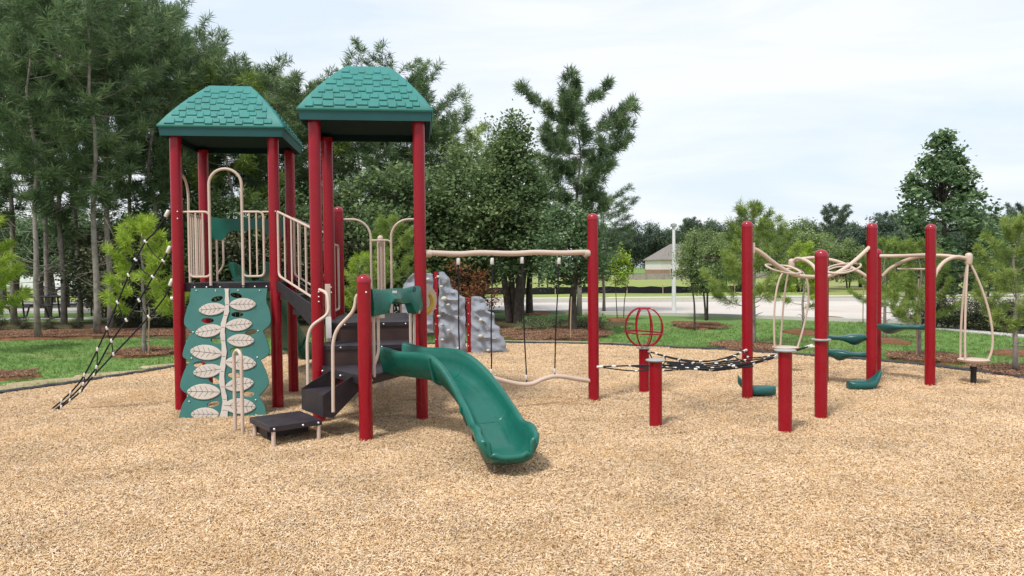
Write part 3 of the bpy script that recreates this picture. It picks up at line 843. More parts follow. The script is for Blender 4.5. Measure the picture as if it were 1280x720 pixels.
# ---- hoods over the slides
def hood(P0, P1, z, out, sticker=True):
    """moulded green bar with a waved lower edge, on two bent tube brackets"""
    L = (P1 - P0).length; d = (P1 - P0).normalized(); n = 40
    x0, x1 = 0.075, L - 0.075; vs = []; fs = []
    ring = 8
    for i in range(n + 1):
        t = i / n; x = lerp(x0, x1, t)
        zt = z + 0.815 - 0.012 * math.sin(t * math.pi) + 0.006 * math.cos(4 * math.pi * t)
        leg = max(math.exp(-((t - 0.11) / 0.165) ** 6), math.exp(-((t - 0.95) / 0.17) ** 6))
        zb = z + 0.672 - 0.030 * math.cos((t - 0.5) * 2 * math.pi * 1.0) * 0.6 - 0.140 * leg + 0.02 * math.sin(2 * math.pi * t)
        th = 0.012 + 0.055 * math.exp(-((t - 0.36) / 0.16) ** 2) + 0.030 * math.exp(-((t - 0.86) / 0.10) ** 2)
        c0 = P0 + d * x
        hh = zt - zb
        prof_ = [(-0.02, zt), (0.03, zt), (0.045, zt - 0.02), (0.045 + th * 0.4, zt - hh * 0.35), (0.05 + th, zt - hh * 0.7), (0.045 + th * 0.8, zb + 0.01), (0.03, zb), (-0.02, zb)]
        for (o_, zz) in prof_: vs.append(V2(c0 + out * o_, zz))
    for i in range(n):
        for k in range(ring): fs.append((i * ring + k, i * ring + (k + 1) % ring, (i + 1) * ring + (k + 1) % ring, (i + 1) * ring + k))
    fs.append(tuple(range(ring))); fs.append(tuple(n * ring + k for k in range(ring)))
    m = MB(); m.add(vs, fs, 0, True); ho = m.build('slide_hood', SLIDE, PS, sharp=50)
    for s_, sg in ((0.13, 1), (0.88, -1)):
        p = P0 + d * lerp(x0, x1, s_); w_ = 0.04
        m = MB()
        m.tube([V2(p - d * w_ * sg, z + 0.56), V2(p - d * w_ * sg, z - 0.02)], 0.014, 8)
        m.tube(rounded([V2(p + d * w_ * sg, z + 0.56), V2(p + d * w_ * sg, z + 0.20), V2(p - d * w_ * sg, z + 0.09)], 0.06), 0.014, 8)
        m.rbox(V2(p, z + 0.553) + out * 0.02, (0.13, 0.05, 0.035), 0.006, None)
        m.build('hood_bracket', TAN, ho)
    for e, q in ((x0 - 0.02, P0), (x1 + 0.02, P0)):
        m = MB(); m.tube([V2(P0 + d * (e - 0.03), z + 0.775), V2(P0 + d * (e + 0.03), z + 0.775)], 0.018, 8); m.build('post_clamp', RED, ho)
    if sticker:
        p = P0 + d * lerp(x0, x1, 0.40); M = Matrix((d, Vector((0, 0, 1)), d.cross(Vector((0, 0, 1))))).transposed().to_4x4()
        M.translation = V2(p + out * 0.062, z + 0.775); m = MB(); m.box((0, 0, 0), (0.075, 0.028, 0.004), M); m.build('safety_sticker', WHITEP, ho)
        m = MB(); M2 = M.copy(); M2.translation = V2(P0 + d * lerp(x0, x1, 0.80) + out * 0.065, z + 0.79)
        m.tube([M2 @ Vector((0.022 * math.cos(a), 0.022 * math.sin(a), 0.006)) for a in [2 * math.pi * i / 12 for i in range(12)]], 0.006, 6, closed=True)
        m.build('steering_ring', BLACKM, ho)
    return ho
OUTS = Vector((0.924, -0.383, 0))
hood(P2, B2, ZL, OUTS)
hood(D1, C1, Z1, Vv, False)

# ---- slides
def slide(P0, h0, P3, h3, z0, z1, a, b, wl0=0.24, label=None, zprof=None):
    """rounded trough swept along a curve: bed, side walls with rolled rims, flared exit lip"""
    P1_, P2_ = P0 + h0 * a, P3 - h3 * b
    path = bez([P0, P1_, P2_, P3], 44)
    n = len(path)
    S = [0]
    for i in range(1, n): S.append(S[-1] + (path[i] - path[i - 1]).length)
    Lt = S[-1]; vs = []; ringn = None
    for i, p in enumerate(path):
        t = S[i] / Lt
        tg = (path[min(i + 1, n - 1)] - path[max(i - 1, 0)]).normalized()
        side = Vector((tg.y, -tg.x, 0)).normalized()      # right hand side looking down the slide
        zz = zprof(t) if zprof else lerp(z0, z1, t)
        wfl = 1.0 + 0.10 * max(0, (t - 0.72) / 0.28) ** 1.4
        hw = 0.174 * wfl
        wall = wl0 * (0.82 + 0.18 * math.exp(-(t / 0.1) ** 2)) + 0.035 * math.sin(max(0, t - 0.1) * 9)
        if t > 0.72: wall *= 1 - 0.04 * ((t - 0.72) / 0.28) - 0.10 * math.exp(-((t - 0.80) / 0.06) ** 2)
        if t > 0.965: wall *= 0.88
        prf = [(-hw - 0.062, wall - 0.055), (-hw - 0.066, wall - 0.012), (-hw - 0.050, wall + 0.008), (-hw - 0.022, wall + 0.008), (-hw - 0.004, wall - 0.016),
               (-hw + 0.004, wall * 0.55), (-hw + 0.018, 0.070), (-hw + 0.05, 0.020), (-hw + 0.09, 0.002), (-0.05, -0.005), (0.05, -0.005), (hw - 0.09, 0.002),
               (hw - 0.05, 0.020), (hw - 0.018, 0.070), (hw - 0.004, wall * 0.55), (hw + 0.004, wall - 0.016), (hw + 0.022, wall + 0.008), (hw + 0.050, wall + 0.008),
               (hw + 0.066, wall - 0.012), (hw + 0.062, wall - 0.055), (hw + 0.040, wall * 0.5), (hw + 0.006, 0.0), (hw - 0.06, -0.032), (0.06, -0.04), (-0.06, -0.04), (-hw + 0.06, -0.032),
               (-hw - 0.006, 0.0), (-hw - 0.040, wall * 0.5)]
        ringn = len(prf)
        for (x, h) in prf: vs.append(V2(p + side * x, zz + h))
    # exit: rounded rim closing the end
    tg = (path[-1] - path[-2]).normalized(); side = Vector((tg.y, -tg.x, 0)); zz = zprof(1) if zprof else z1
    base = vs[-ringn:]
    for st, (fw, lift, sh) in enumerate(((0.05, 0.006, 0.90), (0.10, 0.030, 0.74), (0.135, 0.045, 0.50))):
        for q in base:
            rel = q - V2(path[-1], zz); x = rel.dot(side); h = rel.z
            fwd = fw * (1 - 0.75 * (abs(x) / 0.34) ** 2.4)
            hh = h + (lift if h < 0.05 else lift * 0.1)
            if h > 0.05: hh = h * (1 - 0.06 * (st + 1))
            vs.append(V2(path[-1] + side * x * (1 - 0.035 * (st + 1) ** 1.1) + tg * (fwd + 0.0), zz + hh))
    n2 = n + 3
    fs = [(i * ringn + k, i * ringn + (k + 1) % ringn, (i + 1) * ringn + (k + 1) % ringn, (i + 1) * ringn + k) for i in range(n2 - 1) for k in range(ringn)]
    fs += [tuple(range(ringn)), tuple((n2 - 1) * ringn + k for k in reversed(range(ringn)))]
    m = MB(); m.add(vs, fs, 0, True); so = m.build('slide', SLIDE, PS, sharp=60)
    if label: so['label'] = label
    # rolled front lip
    lip = [Vector(vs[(n2 - 1) * ringn + k]) for k in range(3, 17)]
    m = MB(); m.tube(catmull(lip, 2), 0.021, 8); m.build('exit_lip', SLIDE, so, sharp=80)
    # section flange half way
    for jt in (0.30, 0.66):
        i = int(jt * (n - 1)); m = MB()
        ringv = [Vector(vs[i * ringn + k]) for k in list(range(18, ringn)) + [0]]
        ce_ = V2(path[i], (zprof(S[i] / Lt) if zprof else 0)) + Vector((0, 0, 0.08))
        m.tube([q + (q - ce_).normalized() * 0.008 for q in ringv], 0.016, 6); m.build('section_flange', SLIDE, so)
        bedv = [Vector(vs[i * ringn + k]) for k in range(5, 15)]
        m = MB(); m.tube(catmull(bedv, 2), 0.0045, 4, cap=False); m.build('bed_seam', SLIDE, so)
    return so
M0 = (P2 + B2) / 2 - OUTS * 0.03
def zp1(t):
    if t < 0.30: return ZL - 0.10 * t
    if t > 0.86: return 0.125 - 0.01 * (t - 0.86) / 0.14
    u_ = (t - 0.30) / 0.56; s_ = u_ * u_ * (3 - 2 * u_)
    return lerp(ZL - 0.03, 0.125, 0.60 * s_ + 0.40 * u_)
slide(M0, OUTS, Vector((-0.045, 5.78, 0)), Vector((0.19, -0.98, 0)).normalized(), ZL, 0.12, 0.92, 0.74,
      label='green curved plastic slide leaving the low deck', zprof=zp1)
M1 = (C1 + D1) / 2 - Vv * 0.03
def zp2(t):
    if t < 0.10: return Z1
    if t > 0.88: return 0.18
    u_ = (t - 0.10) / 0.78
    return lerp(Z1, 0.18, 0.5 * u_ + 0.5 * u_ * u_ * (3 - 2 * u_)) + 0.05 * math.sin(u_ * 2 * math.pi)
slide(M1, Vv, Vector((-3.32, 12.35, 0)), Vector((0.16, 0.98, 0)).normalized(), Z1, 0.2, 1.0, 0.9, label='dark green slide behind the left tower', zprof=zp2)
m = MB(); m.tube([(-3.36, 11.3, -0.05), (-3.36, 11.3, 0.58)], 0.03, 10); m.build('slide_leg', TAN, PS)
m = MB(); m.tube([(-0.36, 6.75, -0.05), (-0.36, 6.75, 0.30)], 0.02, 10); m.build('slide_leg', BLACKM, PS)

# ---- front steps to the triangle deck
nO = Vector((-0.79, -0.61, 0)).normalized(); eO = Vector((0.61, -0.79, 0)).normalized(); MS = (A2 + P2) / 2
FS = lambda a, b, z: V2(MS + nO * a + eO * b, z)
low = MB(); z_ = 0.205
low.prism([tuple(FS(*q, 0)[:2]) for q in ((0.29, -0.33), (0.79, -0.33), (0.79, 0.22), (0.29, 0.22))], z_ - 0.055, z_)
lo = low.build('low_step', DECK, PS, bevel=0.006)
m = MB(); m.prism([tuple(FS(*q, 0)[:2]) for q in ((0.33, -0.30), (0.73, -0.30), (0.73, -0.02), (0.33, -0.02))], z_ - 0.15, z_ - 0.058); m.build('step_underframe', DECKS, lo)
for q in ((0.32, 0.20), (0.75, 0.20), (0.75, -0.30), (0.32, -0.30)):
    m = MB(); m.tube([FS(*q, -0.05), FS(*q, z_ - 0.055)], 0.019, 10); m.build('step_leg', TAN, lo)
bolts(lo, [(FS(a_, 0.222, z_ - 0.028), eO) for a_ in (0.33, 0.48, 0.75)])
box = MB(); z2 = 0.43
box.prism([tuple(FS(*q, 0)[:2]) for q in ((0.02, -0.25), (0.285, -0.25), (0.285, 0.25), (0.02, 0.25))], z2 - 0.02, z2)
bo = box.build('box_step', DECK, PS, bevel=0.003)
m = MB()
m.slab([FS(0.285, -0.26, z2 - 0.20), FS(0.285, 0.26, z2 - 0.20), FS(0.285, 0.26, z2 + 0.004), FS(0.285, -0.26, z2 + 0.004)], nO * 0.012); m.build('step_front', DECKS, bo)
for e_ in (-0.262, 0.25):
    m = MB()
    m.slab([FS(0.297, e_, z2 - 0.20), FS(0.297, e_, z2 + 0.005), FS(0.20, e_, z2 + 0.06), FS(0.01, e_, z2 + 0.15), FS(-0.12, e_, z2 + 0.15), FS(-0.12, e_, z2 + 0.05), FS(0.20, e_, z2 - 0.22)], eO * 0.012)
    m.build('step_side', DECKS, bo)
# handrails bent in an S
def handrail(pts, label=None):
    m = MB(); m.tube(rounded(pts, 0.07, 5), 0.0165, 10); o = m.build('handrail', TAN, PS)
    if label: o['label'] = label
    return o
r_ = [(399, 362, 7.62), (409, 366, 7.56), (411.5, 392, 7.50), (388, 408, 7.42), (384, 425, 7.40), (385, 489, 7.35)]
handrail([W(*q) for q in r_])
r_ = [(452, 366, 6.84), (445, 370, 6.86), (443, 388, 6.86), (421, 411, 6.86), (416, 428, 6.86), (416.5, 515, 6.86)]
handrail([W(*q) for q in r_])
m = MB(); p0, p1 = G(294.2, 541), G(303.5, 543.5)
d = (p1 - p0).normalized(); mid = (p0 + p1) / 2; w = (p1 - p0).length / 2
m.tube([V2(p0, -0.05)] + [V2(mid, 0.74) + d * (-w * math.cos(t)) + Vector((0, 0, 0.085 * math.sin(t))) for t in [math.pi * i / 12 for i in range(13)]] + [V2(p1, -0.05)], 0.0175, 10)
m.build('grab_loop', TAN, PS)
# flat plate between the two tall posts by the steps
m = MB(); pa, pb = W(407.2, 355, 8.15), W(413.5, 441, 8.15)
m.rbox(((pa.x + pb.x) / 2, 8.15, (pa.z + pb.z) / 2), (0.058, 0.03, pa.z - pb.z), 0.008); pl = m.build('rail_plate', TAN, PS)
m = MB(); pc, pd = W(410.8, 396, 8.12), W(410.8, 423, 8.12)
m.rbox((pc.x, 8.115, (pc.z + pd.z) / 2), (0.062, 0.012, pc.z - pd.z), 0.006); m.build('sky_reflection_plate', WHITEP, pl)  # white piece added to stand for sky reflected in the beige plate

# ---- leaf climbing panel
def panel():
    # pixel outline on the leaning panel, converted to metres in the panel's own plane
    YT, YB = 8.40, 8.02
    def PP(px, py):      # depth varies linearly from top (361) to bottom (522); also follow the tower's turn
        t = (py - 361) / (522 - 361); Y = lerp(YT, YB, t) + (px - 285) / 926 * 8.3 * 0.12
        return W(px, py, Y)
    o_ = PP(285, 522); ux = (PP(335, 522) - PP(235, 522)).normalized(); uz = (PP(285, 361) - o_).normalized(); un = ux.cross(uz).normalized()
    if un.y > 0: un = -un
    uz = un.cross(ux) if un.cross(ux).z > 0 else -un.cross(ux)
    M = Matrix((ux, uz, un)).transposed().to_4x4(); M.translation = o_
    Mi = M.inverted()
    def L(px, py):
        d = ray(px, py); n_ = un; t = (o_ - Vector((0, 0, CAM_H))).dot(n_) / d.dot(n_)
        return (Mi @ (Vector((0, 0, CAM_H)) + d * t))
    out = [(239.5, 361), (237, 378), (234, 386), (231, 405), (240.8, 415.5), (234, 426), (229, 445), (239, 450.5), (231, 464), (226, 484), (236.6, 494), (229, 505), (224, 522),
           (333, 522), (331, 508), (323.5, 495), (335, 481), (333, 466), (325.5, 450), (336, 442), (334.5, 428), (328.5, 414), (338, 404), (337, 388), (333, 377), (334, 361)]
    holes = [(271.7, 374, 0.3), (295.5, 369.5, -.2), (297, 393.5, 0), (260, 401, 0), (314, 415.7, .3), (271, 426, -.2), (295.6, 438, 0), (249.6, 455.4, .1), (292.5, 469, -.1), (268, 476, -.4), (310.5, 492.7, 0), (267, 505, .2)]
    cu = bpy.data.curves.new('c', 'CURVE'); cu.dimensions = '2D'; cu.fill_mode = 'BOTH'; cu.extrude = 0.010; cu.bevel_depth = 0.003; cu.bevel_resolution = 1
    def spl(pts):
        s_ = cu.splines.new('POLY'); s_.points.add(len(pts) - 1); s_.use_cyclic_u = True
        for i, p in enumerate(pts): s_.points[i].co = (p[0], p[1], 0, 1)
    o2 = [L(*q) for q in out]
    # round the scallops
    dense = []; n_ = len(o2)
    notch = {4, 7, 10, 15, 18, 21, 0, 12, 13, 25}
    for i in range(n_):
        p, q = o2[i], o2[(i + 1) % n_]
        a_ = p if i in notch else o2[i - 1]; b_ = q if (i + 1) % n_ in notch else o2[(i + 2) % n_]
        for j in range(5):
            t = j / 5
            dense.append(p if i in (12, 25) else 0.5 * ((2 * p) + (q - a_) * t + (2 * a_ - 5 * p + 4 * q - b_) * t * t + (-a_ + 3 * p - 3 * q + b_) * t ** 3))
            if i in (12, 25): break
    spl(dense)
    for (hx, hy, ro) in holes:
        c_ = L(hx, hy); a_, b_ = 0.068, 0.033
        spl([(c_.x + a_ * math.cos(t) * math.cos(ro) - b_ * math.sin(t) * math.sin(ro) * (1 - 0.0), c_.y + a_ * math.cos(t) * math.sin(ro) + b_ * math.sin(t) * math.cos(ro)) for t in [2 * math.pi * k / 16 for k in range(16)]])
    tmp = bpy.data.objects.new('tmp', cu); col.objects.link(tmp)
    dg = bpy.context.evaluated_depsgraph_get(); me = bpy.data.meshes.new_from_object(tmp.evaluated_get(dg))
    bpy.data.objects.remove(tmp); bpy.data.curves.remove(cu)
    me.transform(Matrix.Translation(-origin_of(PS)) @ M); me.materials.clear(); me.name = 'climbing_panel'
    po = link('climbing_panel', me, PANEL, PS); po['label'] = 'teal climbing panel covered with beige leaves on a stem'
    # stem
    st = [(284, 361.5, 4), (284.5, 377, 4.2), (284, 390, 5), (280, 405, 5), (279, 420, 5), (281, 440, 5), (279, 458, 5.5), (278, 478, 5.5), (281, 495, 5), (282, 508, 6), (280, 522.3, 10)]
    pts = catmull([L(a_, b_) for a_, b_, c_ in st], 3); ws = []
    for i in range(len(st) - 1):
        for j in range(3): ws.append(lerp(st[i][2], st[i + 1][2], j / 3) + (1.2 if (i * 3 + j) % 3 == 0 else 0))
    ws.append(st[-1][2])
    left = [(p.x - w_ / 111 / 2, p.y) for p, w_ in zip(pts, ws)]; right = [(p.x + w_ / 111 / 2, p.y) for p, w_ in zip(pts, ws)]
    mb = MB(); n_ = len(left)
    vs = [(*p, 0.0145) for p in left] + [(*p, 0.0145) for p in right] + [(*p, 0.030) for p in left] + [(*p, 0.030) for p in right]
    fs = []
    for i in range(n_ - 1):
        fs += [(2 * n_ + i, 3 * n_ + i, 3 * n_ + i + 1, 2 * n_ + i + 1), (i, 2 * n_ + i, 2 * n_ + i + 1, i + 1), (n_ + i, n_ + i + 1, 3 * n_ + i + 1, 3 * n_ + i)]
    mb.add(vs, fs, 0, False, M)
    for i in range(4, n_, 3): # node lines
        p = pts[i]; mb.box((p.x, p.y, 0.0302), (ws[i] / 111 * 0.7, 0.004, 0.002), M, 1)
    mb.build('stem', [LEAFM, VEIN], po)
    leaves = [(266, 387, 1.0, 0.10, -1), (304, 381, 1.0, 0.03, 1), (299, 406.5, 1.0, 0.12, 1), (262, 414, 1.0, 0.18, -1), (301.5, 426, 1.0, 0.0, 1), (258.5, 441, 1.18, -0.10, -1),
              (301.5, 454, 1.15, -0.06, 1), (260.5, 464, 1.05, 0.15, -1), (300, 481, 1.05, 0.18, 1), (255.5, 490, 1.2, -0.02, -1), (300, 508, 1.18, -0.05, 1), (257, 518, 1.0, 0.0, -1)]
    a_, b_ = 0.145, 0.072
    def leafmesh():
        # leaf outline with pointed ends, domed front, grooves as dark lines
        mb = MB(); n_ = 20
        o_ = []
        for k in range(n_):
            t = 2 * math.pi * k / n_; x = a_ * math.cos(t); y = b_ * math.sin(t) * (1 - 0.28 * abs(math.cos(t)) ** 3) ; o_.append((x, y))
        vs = [(x, y, 0.0) for x, y in o_] + [(x, y, 0.010) for x, y in o_] + [(x * 0.95, y * 0.93, 0.0145) for x, y in o_]
        fs = [(k, (k + 1) % n_, n_ + (k + 1) % n_, n_ + k) for k in range(n_)] + [(n_ + k, n_ + (k + 1) % n_, 2 * n_ + (k + 1) % n_, 2 * n_ + k) for k in range(n_)] + [tuple(2 * n_ + k for k in range(n_))]
        mb.add(vs, fs)
        def line(x0, y0, x1, y1, w_):
            d_ = Vector((x1 - x0, y1 - y0)).normalized(); q = Vector((-d_.y, d_.x)) * w_ / 2
            mb.add([(x0 - q.x, y0 - q.y, 0.0155), (x0 + q.x, y0 + q.y, 0.0155), (x1 + q.x, y1 + q.y, 0.0155), (x1 - q.x, y1 - q.y, 0.0155)], [(0, 3, 2, 1)], 1)
        line(-a_ * 0.95, 0, a_ * 0.93, 0, 0.0045)
        for k in range(5):
            x = a_ * (-0.72 + 0.33 * k); r_ = math.sqrt(max(0.02, 1 - ((x + 0.25 * a_) / a_) ** 2)) * b_ * 0.72
            line(x, 0.001, x - 0.030, r_, 0.0035); line(x, -0.001, x - 0.030, -r_, 0.0035)
        me = bpy.data.meshes.new('leaf'); me.from_pydata(mb.v, [], mb.f); me.materials.append(LEAFM); me.materials.append(VEIN)
        me.polygons.foreach_set('material_index', mb.mi); return me
    lm = leafmesh(); org = origin_of(PS)
    for (px, py, s_, ro, sd) in leaves:
        p = L(px, py)
        lo_ = bpy.data.objects.new('leaf', lm); col.objects.link(lo_); lo_.parent = po
        X = M @ Matrix.Translation((p.x, p.y, 0.0150)) @ Matrix.Rotation(ro, 4, 'Z') @ Matrix.Diagonal((s_ * -sd, s_, 1, 1))
        X = Matrix.Translation(-org) @ X; lo_.matrix_local = X
    bolts(po, [(M @ Vector((L(x, y).x, L(x, y).y, 0.014)), un) for x, y in ((246, 363.5), (270, 363.5), (298, 363.5), (325, 363.5), (242, 415.5), (323, 414), (240, 448), (322, 447), (237, 502), (320, 500))], 0.010)
panel()

# ---- rope climber on the left tower
def rope(path, r=0.011, parent=None, name='rope'):
    m = MB(); m.tube(path, r, 6); return m.build(name, ROPE, parent)
def clamp(p, d, parent, L=0.06, r=0.017, m_=None):
    m = MB(); d = Vector(d).normalized(); p = Vector(p)
    m.tube([p - d * L / 2, p - d * L * 0.4, p + d * L * 0.4, p + d * L / 2], [r * 0.75, r, r, r * 0.75], 8)
    return m.build('rope_clamp', m_ or CLAMP, parent)
RC = MB(); RC.tube([V2(A1 - U * 0.06, 1.30), V2(A1 - U * 0.09, 1.30)], 0.02, 8); rc = RC.build('rope_climber', CLAMP, PS); rc['label'] = 'black rope net climber fanning from the ground to the left tower'
anch = G(60, 515.5, 0.0)
tops = [W(209, 267, 8.45), W(211, 312, 8.42), W(214, 355, 8.40)]
mids = [W(193, 293, 8.35)]
def ropepath(a, b, sag, n=16):
    return [lerp(a, b, i / n) - Vector((0, 0, sag * math.sin(math.pi * i / n))) for i in range(n + 1)]
starts = [anch, anch + Vector((0.10, 0.03, 0.02)), anch + Vector((0.20, 0.05, 0.02))]
ways = [[(60, 515.5), (98, 480), (125, 430), (147, 378), (165, 334), (182, 302), (193, 291), (209, 268)],
        [(66, 514), (90, 495), (118, 463), (137, 430), (158, 400), (176, 372), (191, 346), (204, 326), (211, 312)],
        [(72, 512), (98, 492), (115, 472), (139, 446), (164, 420), (186, 396), (204, 374), (214, 356)]]
depth = lambda px, k: lerp(anch.y, 8.42, max(0, (px - 60)) / 153.0) + (0.0, 0.0, 0.0)[k]
RP = []
for k, w_ in enumerate(ways):
    pts = [W(x, y, depth(x, k)) for x, y in w_]
    RP.append(pts); rope(catmull(pts, 4), 0.0095, rc)
for k, (x, y, dx, dy) in enumerate(((209, 267, 3, -6), (211, 312, 3, -7), (214, 353, 3, -7))):
    p = W(x, y, 8.42); q = W(x + dx, y + dy, 8.42); clamp(p, q - p, rc, 0.085, 0.024)
    m = MB(); m.tube([q, V2(A1 - U * 0.05, q.z + 0.02)], 0.008, 6); m.build('eye_bolt', BLACKM, rc)
def on(k, x):
    P = catmull(RP[k], 8); best = min(P, key=lambda p: abs(((p.x / p.y) * FPX + 640) - x)); return best
crosses = [(0, 183, 1, 204), (0, 171, 1, 191), (0, 160, 1, 174.5), (0, 147, 1, 156), (0, 133.5, 1, 137.5), (0, 120, 1, 118), (0, 103, 1, 100), (1, 174.5, 2, 186), (1, 137.5, 2, 139), (1, 118, 2, 115), (1, 100, 2, 97), (0, 85, 2, 82), (0, 75, 2, 74)]
for (k0, x0, k1, x1) in crosses:
    a, b = on(k0, x0), on(k1, x1)
    rope(ropepath(a, b, 0.04, 6), 0.006, rc)
    for q in (a, b): clamp(q, (b - a) if (b - a).length > 0.02 else Vector((1, 0, 0.5)), rc, 0.045, 0.014)

# ---- overhead beam, hanging ropes and lower wavy bar (right of the tower)
BE0, BE1 = B2, Q2
def atpx(px):      # point on the line B2-Q2 below pixel column px
    best, bt = 1e9, 0
    for i in range(401):
        t = i / 400; p = lerp(BE0, BE1, t); e_ = abs(p.x / p.y * FPX + 640 - px)
        if e_ < best: best, bt = e_, t
    return lerp(BE0, BE1, bt)
def wline(L_): return [W(px, py, atpx(px).y) for px, py in L_]
m = MB(); m.tube(catmull(wline([(531, 316), (545, 316.5), (575, 317.5), (600, 316), (640, 317), (670, 315.5), (700, 316.3), (725, 315.5), (737, 315.5)]), 4), 0.030, 12)
bo_ = m.build('overhead_beam', TAN, PS)
for p_, s_ in ((B2, 1), (Q2, -1)):
    dd = (Q2 - B2).normalized() * s_; zz = 1.77
    m = MB(); m.tube([V2(p_ + dd * 0.055, zz), V2(p_ + dd * 0.12, zz)], 0.042, 12); m.build('beam_clamp', TAN, bo_)
low_ = wline([(533, 465), (560, 470), (590, 470), (615.5, 472.5), (633.6, 477), (651.7, 480.5), (666, 479.5), (677, 474.5), (691, 470.5), (705, 471), (716.6, 473), (737, 476)])
m = MB(); m.tube(catmull(low_, 4), 0.026, 10); m.build('balance_bar', TAN, PS)
for (xa, ya, xb, yb) in ((572.5, 318, 574.7, 469), (615, 318, 614, 470), (652, 317, 658, 477), (698.8, 318, 692.8, 469)):
    a, b = W(xa, ya, atpx(xa).y), W(xb, yb, atpx(xb).y)
    ro_ = rope([lerp(a, b, i / 8) + Vector((0.004 * math.sin(i), 0, 0)) for i in range(9)], 0.0085, PS, 'hanging_rope')
    d = (b - a).normalized(); clamp(a + d * 0.075, d, ro_, 0.075, 0.022); clamp(b - d * 0.05, d, ro_, 0.055, 0.015)

# ---- round activity panel at the tower's far side
ap = W(527.5, 375.5, 9.35)
m = MB(); m.lathe((0, 0, 0), [(0.215, -0.012), (0.222, 0), (0.215, 0.012), (0.001, 0.013)], 28, M=Matrix.Translation(ap) @ Matrix.Rotation(R(38), 4, 'Z') @ Matrix.Rotation(R(90), 4, 'X'))
apo = m.build('activity_panel', LEAFM, PS)
m = MB(); m.tube([ap + Matrix.Rotation(R(38), 3, 'Z') @ Vector((0.145 * math.cos(t), -0.004, 0.145 * math.sin(t) - 0.02)) for t in [R(a_) for a_ in range(-100, 50, 12)]], 0.034, 6); m.build('yellow_ring', YEL, apo)

# ---- safety wear: bolts with white heads on the tall posts
for k, zs in (('A2', (1.33, 1.38, 1.28)), ('B2', (1.42, 1.36)), ('C2', (1.40, 1.34)), ('A1', (2.28, 2.2)), ('B1', (2.28,)), ('P2', (1.40,))):
    pp = {'A2': A2, 'B2': B2, 'C2': C2, 'A1': A1, 'B1': B1, 'P2': P2}[k]
    bolts(posts[k], [(V2(pp, z_) + Vector((math.sin(a_) * 0.066, -math.cos(a_) * 0.066, 0)), (math.sin(a_), -math.cos(a_), 0)) for z_ in zs for a_ in ((0.5,) if k != 'B2' else (-0.8,))], 0.009)

